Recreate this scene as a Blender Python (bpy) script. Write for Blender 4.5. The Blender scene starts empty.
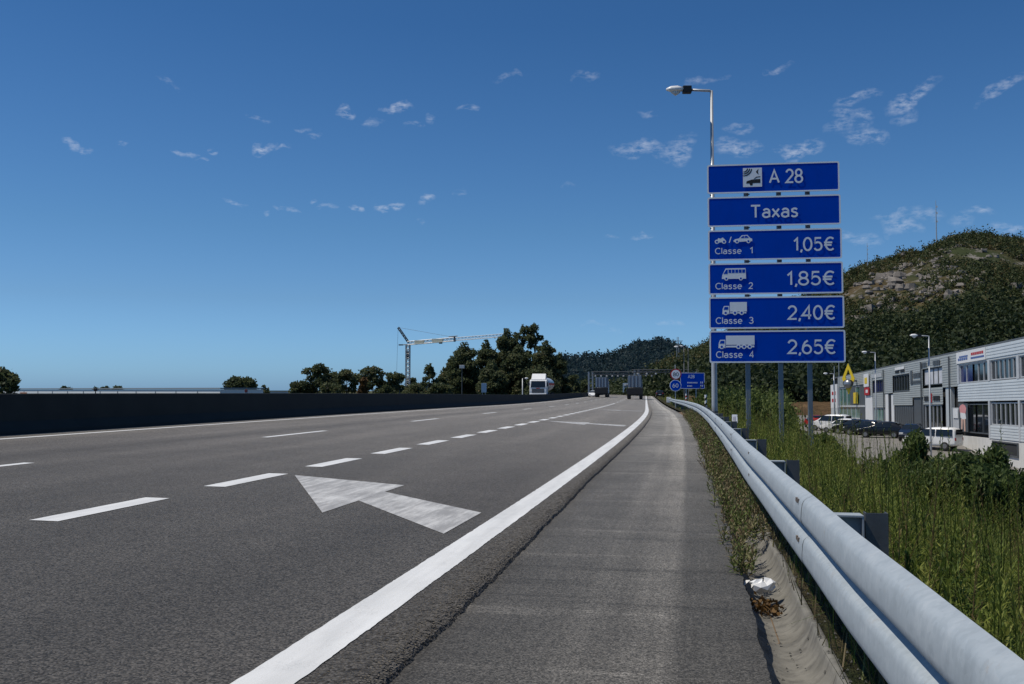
import bpy, bmesh, math, random
import numpy as np
from mathutils import Vector, Matrix, noise
random.seed(7); RNG = np.random.default_rng(11)
PI = math.pi
rad = math.radians
sc = bpy.context.scene
COL = sc.collection

# ------------------------------------------------------------------ object helpers
class MB:
    """collects simple shapes and links them as one mesh"""
    def __init__(s): s.v = []; s.f = []; s.uv = None
    def add(s, vs, fs):
        n = len(s.v); s.v += [tuple(p) for p in vs]; s.f += [tuple(i + n for i in f) for f in fs]; return s
    def box(s, c, d, rz=0, M=None):
        hx, hy, hz = d[0] / 2, d[1] / 2, d[2] / 2
        R = Matrix.Rotation(rz, 3, 'Z')
        vs = [Vector(c) + R @ Vector((x * hx, y * hy, z * hz)) for z in (-1, 1) for y in (-1, 1) for x in (-1, 1)]
        if M: vs = [M @ v for v in vs]
        return s.add(vs, [(0, 2, 3, 1), (4, 5, 7, 6), (0, 1, 5, 4), (1, 3, 7, 5), (3, 2, 6, 7), (2, 0, 4, 6)])
    def span(s, a, b):
        return s.box([(a[i] + b[i]) / 2 for i in range(3)], [abs(b[i] - a[i]) for i in range(3)])
    def tube(s, pts, radii, n=10, caps=True):
        pts = [Vector(p) for p in pts]
        if not hasattr(radii, '__len__'): radii = [radii] * len(pts)
        vs = []; fs = []
        for i, p in enumerate(pts):
            d = (pts[min(i + 1, len(pts) - 1)] - pts[max(i - 1, 0)]).normalized()
            a = d.cross(Vector((0, 0, 1)) if abs(d.z) < .95 else Vector((1, 0, 0))).normalized(); b = d.cross(a)
            for j in range(n):
                t = 2 * PI * j / n
                vs.append(p + (a * math.cos(t) + b * math.sin(t)) * radii[i])
        for i in range(len(pts) - 1):
            for j in range(n):
                k = (j + 1) % n
                fs.append((i * n + j, i * n + k, i * n + n + k, i * n + n + j))
        if caps:
            fs.append(tuple(range(n))[::-1]); fs.append(tuple(range((len(pts) - 1) * n, len(pts) * n)))
        return s.add(vs, fs)
    def disc(s, c, r, axis, t, n=24):
        axis = Vector(axis).normalized() * t / 2
        return s.tube([Vector(c) - axis, Vector(c) + axis], r, n)
    def poly(s, pts, nrm, t):
        """extrude a planar polygon by t along nrm"""
        nrm = Vector(nrm) * t; pts = [Vector(p) for p in pts]; n = len(pts)
        vs = pts + [p + nrm for p in pts]
        fs = [tuple(range(n))[::-1], tuple(range(n, 2 * n))] + [(i, (i + 1) % n, (i + 1) % n + n, i + n) for i in range(n)]
        return s.add(vs, fs)
    def tr(s, M): s.v = [tuple(M @ Vector(p)) for p in s.v]; return s
    def build(s, name, mat, parent=None, smooth=False, bevel=0, sub=0, recalc=True):
        me = bpy.data.meshes.new(name); me.from_pydata(s.v, [], s.f)
        if s.uv is not None:
            l = me.uv_layers.new(name='UVMap')
            for lp in me.loops: l.data[lp.index].uv = s.uv[lp.vertex_index]
        if recalc:
            bm = bmesh.new(); bm.from_mesh(me); bmesh.ops.recalc_face_normals(bm, faces=bm.faces); bm.to_mesh(me); bm.free()
        o = bpy.data.objects.new(name, me); COL.objects.link(o)
        if mat: me.materials.append(mat)
        if parent: o.parent = parent
        if bevel:
            m = o.modifiers.new('bevel', 'BEVEL'); m.width = bevel; m.segments = 2; m.limit_method = 'ANGLE'; m.angle_limit = rad(40)
        if sub:
            m = o.modifiers.new('sub', 'SUBSURF'); m.levels = sub; m.render_levels = sub
        if smooth:
            for p in me.polygons: p.use_smooth = True
        return o

def build_each(mb, name, mat, parent, **k):
    """every connected piece becomes a part of its own"""
    par = list(range(len(mb.v)))
    def find(i):
        while par[i] != i: par[i] = par[par[i]]; i = par[i]
        return i
    for f in mb.f:
        for i in f[1:]: par[find(i)] = find(f[0])
    grp = {}
    for f in mb.f: grp.setdefault(find(f[0]), []).append(f)
    out = []
    for fs in grp.values():
        ids = sorted({i for f in fs for i in f}); mp = {i: n for n, i in enumerate(ids)}
        q = MB(); q.add([mb.v[i] for i in ids], [tuple(mp[i] for i in f) for f in fs]); out.append(q.build(name, mat, parent, **k))
    return out
def tag(o, label=None, cat=None, group=None, kind=None):
    if label: o['label'] = label
    if cat: o['category'] = cat
    if group: o['group'] = group
    if kind: o['kind'] = kind
    return o
def thing(name, label, cat, loc=(0, 0, 0), rz=0, group=None):
    o = bpy.data.objects.new(name, None); COL.objects.link(o)
    o.location = loc; o.rotation_euler = (0, 0, rz); o.empty_display_size = .3
    return tag(o, label, cat, group)
def structure(o): o['kind'] = 'structure'; return o
def copy_tree(o, parent=None):
    c = o.copy(); COL.objects.link(c); c.parent = parent
    for ch in list(o.children): copy_tree(ch, c)
    return c

# ------------------------------------------------------------------ materials
def nodes_of(m):
    m.use_nodes = True; nt = m.node_tree; nt.nodes.clear(); return nt, nt.nodes, nt.links
class NT:
    def __init__(s, nt): s.n = nt.nodes; s.l = nt.links
    def node(s, t, **k):
        o = s.n.new(t)
        for a, b in k.items(): setattr(o, a, b)
        return o
    def put(s, sock, v):
        if isinstance(v, bpy.types.NodeSocket): s.l.new(v, sock)
        elif v is not None:
            try: sock.default_value = v
            except Exception: sock.default_value = tuple(v) + (1,)
    def math(s, op, a, b=None, c=None, clamp=False):
        o = s.node('ShaderNodeMath', operation=op, use_clamp=clamp)
        s.put(o.inputs[0], a); s.put(o.inputs[1], b)
        if c is not None: s.put(o.inputs[2], c)
        return o.outputs[0]
    def mix(s, f, a, b, blend='MIX'):
        o = s.node('ShaderNodeMix', data_type='RGBA', blend_type=blend)
        s.put(o.inputs[0], f); s.put(o.inputs[6], a); s.put(o.inputs[7], b); return o.outputs[2]
    def noise(s, vec, scale, detail=3, rough=.55, dist=0):
        o = s.node('ShaderNodeTexNoise'); s.put(o.inputs['Vector'], vec); o.inputs['Scale'].default_value = scale
        o.inputs['Detail'].default_value = detail; o.inputs['Roughness'].default_value = rough; o.inputs['Distortion'].default_value = dist
        return o.outputs[0]
    def ramp(s, f, stops, interp='LINEAR'):
        o = s.node('ShaderNodeValToRGB'); cr = o.color_ramp; cr.interpolation = interp
        while len(cr.elements) < len(stops): cr.elements.new(.5)
        for e, (p, c) in zip(cr.elements, stops):
            e.position = p; e.color = (c, c, c, 1) if not hasattr(c, '__len__') else (*c[:3], 1)
        s.put(o.inputs[0], f); return o.outputs[0]
    def maprange(s, v, a, b, c=0, d=1):
        o = s.node('ShaderNodeMapRange'); o.clamp = True
        s.put(o.inputs[0], v)
        for i, x in enumerate((a, b, c, d)): o.inputs[i + 1].default_value = x
        return o.outputs[0]
    def scale(s, vec, sc3):
        o = s.node('ShaderNodeVectorMath', operation='MULTIPLY'); s.put(o.inputs[0], vec); o.inputs[1].default_value = sc3; return o.outputs[0]
    def pos(s): return s.node('ShaderNodeNewGeometry').outputs['Position']
    def obj(s): return s.node('ShaderNodeTexCoord').outputs['Object']
    def uv(s): return s.node('ShaderNodeTexCoord').outputs['UV']
    def bump(s, h, strength=.3, dist=.01):
        o = s.node('ShaderNodeBump'); o.inputs['Strength'].default_value = strength; o.inputs['Distance'].default_value = dist
        s.put(o.inputs['Height'], h); return o.outputs[0]
    def out(s, col, rough=.6, metal=0, normal=None, spec=None, emit=None):
        p = s.node('ShaderNodeBsdfPrincipled'); o = s.node('ShaderNodeOutputMaterial')
        s.put(p.inputs['Base Color'], col); s.put(p.inputs['Roughness'], rough); s.put(p.inputs['Metallic'], metal)
        if spec is not None: s.put(p.inputs['Specular IOR Level'], spec)
        if normal is not None: s.put(p.inputs['Normal'], normal)
        s.l.new(p.outputs[0], o.inputs[0]); return p

def simple(name, col, rough=.6, metal=0, var=.15, scale=3, bump=0, bscale=60, spec=None, dirt=0):
    m = bpy.data.materials.new(name); nt, _, _ = nodes_of(m); k = NT(nt)
    p = k.obj(); n = k.noise(p, scale, 4)
    c = k.mix(n, tuple(x * (1 - var) for x in col) + (1,), tuple(min(1, x * (1 + var)) for x in col) + (1,))
    if dirt:
        d = k.ramp(k.noise(k.scale(p, (1, 1, .3)), scale * 2.3, 5), [(.45, 0.), (.75, dirt)])
        c = k.mix(d, c, tuple(x * .35 + .02 for x in col) + (1,))
    nr = k.bump(k.noise(p, bscale, 2), .35, bump) if bump else None
    r = k.math('ADD', k.math('MULTIPLY', n, .15), rough - .075)
    k.out(c, r, metal, nr, spec); return m

def asphalt(name, dark, light, scale, tone=None, warm=(1.03, 1, .95), bumpd=.006, bumps=.6):
    """stone speckle; the UV map carries (offset across the road, distance along it) in metres"""
    m = bpy.data.materials.new(name); nt, _, _ = nodes_of(m); k = NT(nt)
    p = k.pos(); uv = k.uv()
    vo = k.node('ShaderNodeTexVoronoi'); k.put(vo.inputs['Vector'], p); vo.inputs['Scale'].default_value = scale
    stone = k.node('ShaderNodeSeparateColor'); k.l.new(vo.outputs['Color'], stone.inputs[0])
    n1 = k.noise(p, scale * 1.7, 2)
    s = k.math('ADD', k.math('MULTIPLY', stone.outputs[0], .6), k.math('MULTIPLY', n1, .4))
    base = k.ramp(s, [(.12, tuple(dark * w for w in warm)), (.55, tuple((dark * .5 + light * .5) * w for w in warm)), (.86, tuple(light * w for w in warm)), (.97, tuple(light * 1.9 * w for w in warm))])
    crack = k.ramp(vo.outputs['Distance'], [(.0, 1.), (.75, .6)])
    base = k.mix(1.0, base, crack, 'MULTIPLY')
    big = k.noise(k.scale(uv, (.9, .07, 1)), 1.3, 5, .6)
    mid = k.noise(p, 1.1, 5, .62)
    mod = k.math('ADD', k.math('MULTIPLY', big, .75), k.math('ADD', k.math('MULTIPLY', mid, .45), .40))
    sx = k.node('ShaderNodeSeparateXYZ'); k.put(sx.inputs[0], uv)
    mod = k.math('MULTIPLY', mod, k.math('MULTIPLY', k.ramp(k.maprange(sx.outputs[1], 0, 80), [(0, .28), (.06, .30), (.10, .36), (.26, .70), (.5, .90), (1, 1.)]), 2.9))  # lighter with distance: brightening at grazing view put into the colour
    if tone: mod = k.math('MULTIPLY', mod, tone(k, uv, p))
    c = k.mix(1.0, base, mod, 'MULTIPLY')
    cc = k.node('ShaderNodeCombineColor')
    h = k.math('SUBTRACT', k.math('MULTIPLY', s, .6), vo.outputs['Distance'])
    pr_ = k.out(c, .8, 0, k.bump(h, bumps, bumpd), .12); pr_.inputs['Sheen Tint'].default_value = (1, .9, .74, 1); pr_.inputs['Sheen Weight'].default_value = .18; pr_.inputs['Sheen Roughness'].default_value = .45; return m

def tone_main(k, uv, p):
    sx = k.node('ShaderNodeSeparateXYZ'); k.put(sx.inputs[0], uv); u = sx.outputs[0]
    w = k.math('ADD', u, k.math('MULTIPLY', k.noise(k.scale(uv, (.4, .05, 1)), 1, 2), .5))
    # polished wheel tracks and the darker oil strip between them, lane by lane
    t = k.math('SINE', k.math('MULTIPLY', w, 2 * PI / 1.85))
    dark = k.ramp(k.math('ABSOLUTE', k.math('ADD', u, 9.9)), [(0.0, .80), (.5, .9), (1.0, 1.0)])
    return k.math('MULTIPLY', k.math('ADD', k.math('MULTIPLY', t, .045), 1.0), dark)
def tone_shoulder(k, uv, p):
    sx = k.node('ShaderNodeSeparateXYZ'); k.put(sx.inputs[0], uv); u, v = sx.outputs[0], sx.outputs[1]
    w = k.math('ADD', u, k.math('MULTIPLY', k.math('SUBTRACT', k.noise(k.scale(uv, (1.5, .35, 1)), 1, 4), .5), .10))
    w = k.math('ADD', w, k.math('MULTIPLY', k.math('SUBTRACT', k.noise(k.scale(uv, (9., 3, 1)), 1, 3), .5), .03))
    lane = k.ramp(k.maprange(w, -1.3, .3), [(0, .36), (.16, .46), (.40, .52), (.46, .66), (.56, .60), (.62, .76), (.725, .86), (.77, .46), (1, .38)])
    seam = k.ramp(k.noise(k.scale(uv, (.12, 1.6, 1)), 1.9, 4, .7), [(.30, .30), (.44, .56), (.58, .58), (.68, .92)])
    fine = k.ramp(k.noise(k.scale(uv, (30, 1.2, 1)), 1, 3), [(.3, .90), (.7, 1.10)])
    blk = k.ramp(k.noise(k.scale(uv, (.8, .35, 1)), 1, 4, .6), [(.3, .40), (.7, .62)])
    return k.math('MULTIPLY', k.math('MULTIPLY', k.math('MULTIPLY', lane, seam), k.math('MULTIPLY', fine, blk)), 9.0)

def paint_mat(name, worn):
    m = bpy.data.materials.new(name); nt, _, _ = nodes_of(m); k = NT(nt); p = k.pos(); uv = k.uv()
    grain = k.noise(p, 140, 2); wear = k.noise(p, 5, 6, .7)
    white = k.mix(k.noise(p, 9, 5), (.70, .71, .70, 1), (.80, .80, .78, 1))
    if worn:
        streak = k.noise(k.scale(uv, (9, 1.1, 1)), 1, 7, .75)
        f = k.ramp(k.math('ADD', k.math('MULTIPLY', streak, .75), k.math('MULTIPLY', k.math('ADD', wear, grain), .16)), [(.44, 0.), (.60, .60)])
        white = k.mix(k.noise(k.scale(uv, (5, .8, 1)), 1, 3), (.46, .45, .43, 1), (.66, .66, .64, 1))
        c = k.mix(f, white, (.13, .125, .12, 1))
    else:
        dirt = k.ramp(k.noise(k.scale(uv, (6, .5, 1)), 1, 5, .65), [(.35, .80), (.65, 1.0)]); white = k.mix(1.0, white, dirt, 'MULTIPLY')
        f = k.ramp(k.math('ADD', k.math('MULTIPLY', wear, .5), k.math('MULTIPLY', grain, .5)), [(.56, 0.), (.70, .55)])
        c = k.mix(f, white, (.3, .3, .29, 1))
    k.out(c, .6, 0, k.bump(grain, .35, .003)); return m

def foliage(name, stops, trans=.25):
    m = bpy.data.materials.new(name); nt, _, _ = nodes_of(m); k = NT(nt)
    a = k.node('ShaderNodeAttribute', attribute_name='tint')
    c = k.ramp(a.outputs['Fac'], stops)
    d = k.node('ShaderNodeBsdfPrincipled'); k.put(d.inputs['Base Color'], c); d.inputs['Roughness'].default_value = .65
    d.inputs['Specular IOR Level'].default_value = .25
    t = k.node('ShaderNodeBsdfTranslucent'); k.put(t.inputs[0], c)
    mx = k.node('ShaderNodeMixShader'); mx.inputs[0].default_value = trans
    k.l.new(d.outputs[0], mx.inputs[1]); k.l.new(t.outputs[0], mx.inputs[2])
    k.l.new(mx.outputs[0], k.node('ShaderNodeOutputMaterial').inputs[0]); return m

def glass_dark(name, col=(.012, .016, .02), rough=.05):
    m = bpy.data.materials.new(name); nt, _, _ = nodes_of(m); k = NT(nt)
    n = k.noise(k.obj(), .8, 3)
    k.out(k.mix(n, tuple(x * .6 for x in col) + (1,), tuple(x * 1.6 for x in col) + (1,)), rough, 0, None, .6); return m

def galv_mat():
    m = bpy.data.materials.new('galvanised_steel'); nt, _, _ = nodes_of(m); k = NT(nt); p = k.pos(); uv = k.uv()
    vo = k.node('ShaderNodeTexVoronoi'); k.put(vo.inputs['Vector'], p); vo.inputs['Scale'].default_value = 55
    g = k.node('ShaderNodeSeparateColor'); k.l.new(vo.outputs['Color'], g.inputs[0])
    blot = k.noise(p, 9, 6, .65); strk = k.noise(k.scale(uv, (1.2, 22, 1)), 1, 5, .65)
    f = k.math('ADD', k.math('MULTIPLY', g.outputs[0], .16), k.math('ADD', k.math('MULTIPLY', blot, .62), k.math('MULTIPLY', strk, .33)))
    c = k.ramp(f, [(.28, (.27, .31, .34)), (.55, (.335, .38, .415)), (.85, (.41, .45, .48))])
    rust = k.ramp(k.noise(k.scale(uv, (2.2, 6, 1)), 1.4, 8, .78), [(.60, 0.), (.72, .5)])
    c = k.mix(rust, c, (.30, .25, .20, 1))
    k.out(c, k.math('ADD', k.math('MULTIPLY', blot, .3), .48), .12, k.bump(blot, .25, .004), .35); return m

M = {}
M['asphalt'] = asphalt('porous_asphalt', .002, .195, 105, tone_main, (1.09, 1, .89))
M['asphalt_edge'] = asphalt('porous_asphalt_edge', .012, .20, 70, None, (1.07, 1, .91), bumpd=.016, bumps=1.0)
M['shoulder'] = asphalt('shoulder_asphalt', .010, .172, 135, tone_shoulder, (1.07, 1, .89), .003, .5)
M['asphalt_far'] = asphalt('far_asphalt', .06, .12, 60)
M['sign_post'] = simple('sign_post_steel', (.20, .23, .26), .5, .3, .15, 3, 0, 60, None, .3)
M['paint'] = paint_mat('white_road_paint', False)
M['paint_worn'] = paint_mat('worn_road_paint', True)
M['barrier'] = simple('stained_concrete', (.026, .030, .029), .9, 0, .4, 1.2, .01, 30, .2, .5)
M['concrete'] = simple('grey_concrete', (.185, .178, .158), .9, 0, .4, 6, .006, 70, .2, .9)
M['concrete_pale'] = simple('pale_plinth', (.62, .62, .60), .8, 0, .08, 1.5, .004, 40, .3, .25)
M['galv'] = galv_mat()
M['steel_dark'] = simple('weathered_steel', (.11, .12, .13), .55, .4, .25, 6, .002, 60, None, .5)
M['pole'] = simple('galvanised_pole', (.42, .44, .46), .45, .35, .12, 3, 0, 60, None, .2)
M['sign_blue'] = simple('sign_blue', (.0, .062, .49), .5, 0, .08, 2, 0, 60, .03, .10)
M['sign_white'] = simple('sign_white', (.86, .87, .90), .35, 0, .03, 3, 0, 60, .5)
M['sign_pale_blue'] = simple('faded_panel_blue', (.30, .42, .55), .5, 0, .15, .5)
M['black'] = simple('matt_black', (.012, .012, .013), .6, 0, .2)
M['red'] = simple('sign_red', (.42, .012, .015), .45, 0, .1)
M['yellow'] = simple('sign_yellow', (.72, .52, .02), .45, 0, .08)
M['white_paint'] = simple('white_paint', (.78, .78, .77), .35, 0, .04, 1.5, 0, 60, None, .08)
M['rubber'] = simple('tyre_rubber', (.018, .018, .018), .8, 0, .2)
M['rim'] = simple('alloy_rim', (.32, .33, .34), .35, .7, .1)
M['glass'] = glass_dark('dark_glass')
M['glass_green'] = glass_dark('green_showroom_glass', (.10, .21, .19), .12)
M['glass_blue'] = glass_dark('blue_curtain_glass', (.01, .015, .10), .1)
M['lamp_red'] = simple('tail_lamp_red', (.30, .01, .01), .25, 0, .1)
M['lamp_clear'] = simple('lamp_clear', (.62, .63, .62), .2, 0, .1)
M['amber'] = simple('lamp_amber', (.6, .2, .02), .25, 0, .1)
M['soil'] = simple('dry_soil', (.16, .115, .075), .95, 0, .45, 1.2, .03, 9, .1, .4)
M['lot'] = simple('lot_asphalt', (.20, .19, .175), .9, 0, .22, .35, .003, 40, .2, .25)
M['bark'] = simple('tree_bark', (.10, .075, .055), .9, 0, .35, 3, .02, 12)

def terrain_mat(name, green, dry, rockc, rock_amt, scale=.05, patch=None):
    m = bpy.data.materials.new(name); nt, _, _ = nodes_of(m); k = NT(nt); p = k.pos()
    a = k.noise(p, scale, 7, .65); b = k.noise(p, scale * 4.3, 6, .7); c2 = k.noise(p, scale * 9, 5, .7)
    c = k.mix(k.ramp(a, [(.42, 0.), (.62, 1.)]), green + (1,), dry + (1,))
    c = k.mix(k.ramp(b, [(.35, .0), (.7, .7)]), c, tuple(x * .35 for x in green) + (1,))
    if rock_amt:
        c = k.mix(k.ramp(c2, [(1 - rock_amt - .06, 0.), (1 - rock_amt + .02, .9)]), c, rockc + (1,))
    k.out(c, .95, 0, k.bump(b, .8, 1.5), .15); return m
M['ground'] = terrain_mat('field_ground', (.055, .075, .025), (.15, .12, .06), (.2, .2, .2), 0, .08)
M['verge'] = terrain_mat('verge_soil', (.05, .06, .02), (.14, .105, .06), (.2, .2, .2), 0, .9)
M['hill'] = terrain_mat('hillside', (.042, .054, .020), (.095, .066, .032), (.19, .175, .16), .40, .02)
M['far_hill'] = terrain_mat('far_hillside', (.022, .046, .056), (.028, .052, .058), (.1, .1, .1), 0, .01)  # blue of the distance haze is mixed into these base colours

M['leaf_weed'] = foliage('weed_leaves', [(0, (.13, .09, .04)), (.10, (.25, .19, .085)), (.16, (.022, .042, .009)), (.50, (.090, .135, .026)), (.75, (.19, .23, .045)), (1, (.27, .28, .07))], .4)
M['leaf_dry'] = foliage('dry_stalks', [(0, (.09, .065, .035)), (.45, (.19, .15, .08)), (.6, (.05, .075, .018)), (.85, (.10, .14, .03)), (1, (.22, .20, .10))], .2)
M['leaf_bush'] = foliage('bush_leaves', [(0, (.022, .040, .010)), (.5, (.060, .095, .026)), (.85, (.12, .155, .05)), (1, (.22, .24, .12))], .35)
M['leaf_tree'] = foliage('tree_leaves', [(0, (.040, .055, .026)), (.5, (.090, .112, .052)), (.85, (.14, .15, .072)), (1, (.20, .16, .085))], .45)
M['leaf_hill'] = foliage('hill_leaves', [(0, (.020, .034, .014)), (.5, (.050, .068, .024)), (.85, (.090, .098, .036)), (1, (.14, .105, .045))], .3)
M['leaf_rust'] = foliage('rusty_leaves', [(0, (.06, .032, .012)), (1, (.17, .095, .03))], .2)
M['leaf_brush'] = foliage('brush_leaves', [(0, (.025, .04, .012)), (.5, (.06, .09, .022)), (1, (.13, .16, .04))], .3)
M['leaf_far'] = foliage('far_leaves', [(0, (.022, .043, .050)), (1, (.032, .058, .062))], .45)  # leaf colours carry the same painted-in haze blue

# ------------------------------------------------------------------ camera
CAM_H = 1.1; FPX = 995.0; PIT = .04841652; YAW = .18389855; RC = 1282.3; BANK = -.01344598; KV = 9.549e-5
cam = bpy.data.cameras.new('camera'); co = bpy.data.objects.new('camera', cam); COL.objects.link(co)
co.location = (0, 0, CAM_H); co.rotation_euler = (PI / 2 + PIT, 0, YAW)
cam.sensor_width = 36; cam.lens = FPX * 36 / 1024; cam.clip_end = 9000; cam.clip_start = .05
sc.camera = co
def at(x, Z, z=0.0):
    """plan position surveyed from the station: bearing (image column at mid height) and depth"""
    r = (x - 512) / FPX * Z
    return Vector((r * math.cos(YAW) - Z * math.sin(YAW), r * math.sin(YAW) + Z * math.cos(YAW), z))
def hgt(y, Z): return CAM_H + (390.2 - y) * Z / FPX

# ------------------------------------------------------------------ road alignment: heading, plan and level along distance s
DS = .5; S0 = -60.0
def curv(s):
    if s < 52: return 1 / RC
    if s < 77: return (77 - s) / 25 / RC
    if s < 290: return 0
    return 1 / 520.0
_tab = []
def _build():
    # forward from 0 and backward from 0
    x = y = th = 0.0; fw = [(0, 0, 0)]; s = 0
    while s < 640:
        th += curv(s) * DS; x -= math.sin(th - curv(s) * DS / 2) * DS; y += math.cos(th) * DS; s += DS; fw.append((x, y, th))
    x = y = th = 0.0; bw = []; s = 0
    while s > S0:
        th -= DS / RC; x += math.sin(th) * DS; y -= math.cos(th) * DS; s -= DS; bw.append((x, y, th))
    return bw[::-1] + fw
_tab = _build()
def zprof(s):
    s = max(s, 0)
    if s < 70: return -KV * s * s / 2
    z0 = -KV * 70 * 70 / 2; g = -KV * 70; L = 65
    t = min(s - 70, L)
    return z0 + g * (t - t * t / (2 * L))
def rp(s, o, dz=0.0, bank=True):
    f = (s - S0) / DS; i = max(0, min(len(_tab) - 2, int(f))); t = f - i
    a, b = _tab[i], _tab[i + 1]
    x = a[0] + (b[0] - a[0]) * t; y = a[1] + (b[1] - a[1]) * t; th = a[2] + (b[2] - a[2]) * t
    z = zprof(s) + (BANK * max(min(o, .6), -14) if bank else 0) + dz
    return Vector((x + o * math.cos(th), y + o * math.sin(th), z))
def head(s):
    f = (s - S0) / DS; i = max(0, min(len(_tab) - 1, int(f))); return _tab[i][2]
def stations(a, b, near=.5):
    out = [a]; s = a
    while s < b:
        s += max(near, min(6, abs(s) * .05)); out.append(min(s, b))
    return out
def strip(name, mat, offs, ss, jitter=None):
    """sheet in road coordinates; offs: list of (offset, dz)"""
    m = MB(); m.uv = []; n = len(offs)
    for s in ss:
        for j, (o, dz) in enumerate(offs):
            oo, dd = (o, dz) if jitter is None else jitter(s, j, o, dz)
            m.v.append(tuple(rp(s, oo, dd))); m.uv.append((oo, s))
    for i in range(len(ss) - 1):
        for j in range(n - 1):
            a = i * n + j; m.f.append((a, a + 1, a + n + 1, a + n))
    return m.build(name, mat, recalc=False)

# ------------------------------------------------------------------ carriageway, shoulder, drain
ss_all = stations(-12, 560, .5)
ss_fine = [x * .035 for x in range(0, 900)] + stations(31.5, 560, 1)
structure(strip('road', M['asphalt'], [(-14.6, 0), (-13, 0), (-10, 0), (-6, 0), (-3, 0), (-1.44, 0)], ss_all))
def ragged(s, j, o, dz):
    n1 = -.085 * max(0, min(1, (s - 4.5) / 8)) + noise.noise((s * 1.3, 3.1, 0)) * .014 + noise.noise((s * 9, 1.7, 0)) * .010 + noise.noise((s * 34, .3, 0)) * .009
    w = [0, .25, .7, 1, 1.15, 1.2][j]
    bz = noise.noise((s * 24, o * 24, 5)) * .008 * min(1, j)
    return o + n1 * w, dz + bz
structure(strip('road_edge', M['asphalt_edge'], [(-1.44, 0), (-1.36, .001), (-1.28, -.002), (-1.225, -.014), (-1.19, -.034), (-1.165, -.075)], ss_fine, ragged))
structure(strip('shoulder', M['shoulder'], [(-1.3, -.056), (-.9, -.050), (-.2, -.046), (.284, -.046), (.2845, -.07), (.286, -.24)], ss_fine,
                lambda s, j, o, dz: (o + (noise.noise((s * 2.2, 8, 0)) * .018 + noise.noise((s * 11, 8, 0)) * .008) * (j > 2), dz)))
# half round channel laid in one metre units
dm = MB(); dm.uv = []
prof = []
for i in range(13):
    t = PI * (.80 - i / 12 * .73)
    prof.append((.425 + .145 * math.cos(t), -.055 - .145 * math.sin(t)))
prof += [(.575, -.06), (.605, -.058), (.61, -.12)]
for u in range(0, 60):
    a = 0.35 + u * 1.0 + .05; jo = random.uniform(-.008, .008); jz = random.uniform(-.008, .008)
    n = len(prof); base = len(dm.v)
    for q, (s, dr) in enumerate(((a, -.02), (a + .012, 0), (a + .5, 0), (a + .965, 0), (a + .978, -.02))):
        for (o, z) in prof: dm.v.append(tuple(rp(s, o + jo, z + jz + dr))); dm.uv.append((o, s))
    for q in range(4):
        for j in range(n - 1):
            b = base + q * n + j; dm.f.append((b, b + 1, b + n + 1, b + n))
structure(dm.build('drain_channel', M['concrete'], smooth=True, recalc=False))
structure(strip('drain_bed', M['soil'], [(.25, -.26), (.42, -.205), (.62, -.26)], stations(-2, 62, .5)))
structure(strip('drain_silt', M['soil'], [(.29, -.13), (.36, -.10), (.44, -.095), (.50, -.10), (.575, -.07)], [x * .08 for x in range(102, 800)],
                lambda s, j, o, dz: (o, dz - .14 * max(0, 1 - (s - 8.1) / 3.2) + noise.noise((s * 5, j * 1.1, 2)) * .03)))
# median side and the opposite carriageway
structure(strip('opposite_road', M['asphalt_far'], [(-29.5, -.05), (-22, -.02), (-14.6, -.012)], ss_all))

# painted markings, sheets 4 mm above the asphalt
def marking(name, o0, o1, s0, s1, mat, step=.5, slant=0, wob=0.0):
    m = MB(); m.uv = []; ss = [s0]
    while ss[-1] < s1 - 1e-6: ss.append(min(s1, ss[-1] + max(step, ss[-1] * .04 if step > .2 else step)))
    for s in ss:
        for o in (o0, o1):
            w = wob * (noise.noise((s * 7, o * 3, 0)) + .7 * noise.noise((s * 31, o * 3, 0)))
            m.v.append(tuple(rp(s + (slant if o == o1 else 0), o + w, .004))); m.uv.append((o, s))
    for i in range(len(ss) - 1): m.f.append((2 * i, 2 * i + 1, 2 * i + 3, 2 * i + 2))
    return structure(m.build(name, mat, recalc=False))
marking('edge_line', -1.685, -1.46, -5, 20, M['paint'], .03, 0, .006)
marking('edge_line', -1.685, -1.46, 20, 540, M['paint'])
marking('edge_line', -13.13, -12.95, -8, 540, M['paint'])
s = 7.17 - 2.9
for i in range(36):
    if i != 0: marking('lane_dash', -5.20, -4.95, s, s + 1.72, M['paint'], .1 if s < 20 else .5, 0, .004 if s < 20 else 0)
    s += 2.88
for i in range(12):
    s0 = 108 + i * 14; marking('lane_dash', -5.2, -5.0, s0, s0 + 4, M['paint'])
for c in (-1.5, 10.4, 21.85, 33.9, 46.9, 61.1, 77, 92, 106, 120, 134, 148, 162, 176):
    marking('lane_dash', -8.96, -8.80, c - 1.85, c + 1.85, M['paint'])
def arrow(ds_):
    m = MB(); m.uv = []
    hd = [(11.61, -4.81), (8.24, -3.17), (10.79, -3.18)]
    sh = [(10.06, -3.18), (9.2, -3.17), (7.31, -1.86), (8.63, -1.85)]
    for q in (hd, sh):
        n = len(m.v)
        for (s_, o_) in q: m.v.append(tuple(rp(s_ + ds_, o_ + (.002 if q is sh else 0), .004))); m.uv.append((o_, s_ + ds_))
        m.f.append(tuple(range(n, n + len(q))))
    return structure(m.build('lane_arrow', M['paint_worn'], recalc=False))
arrow(0); arrow(23.6); arrow(52)

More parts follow.
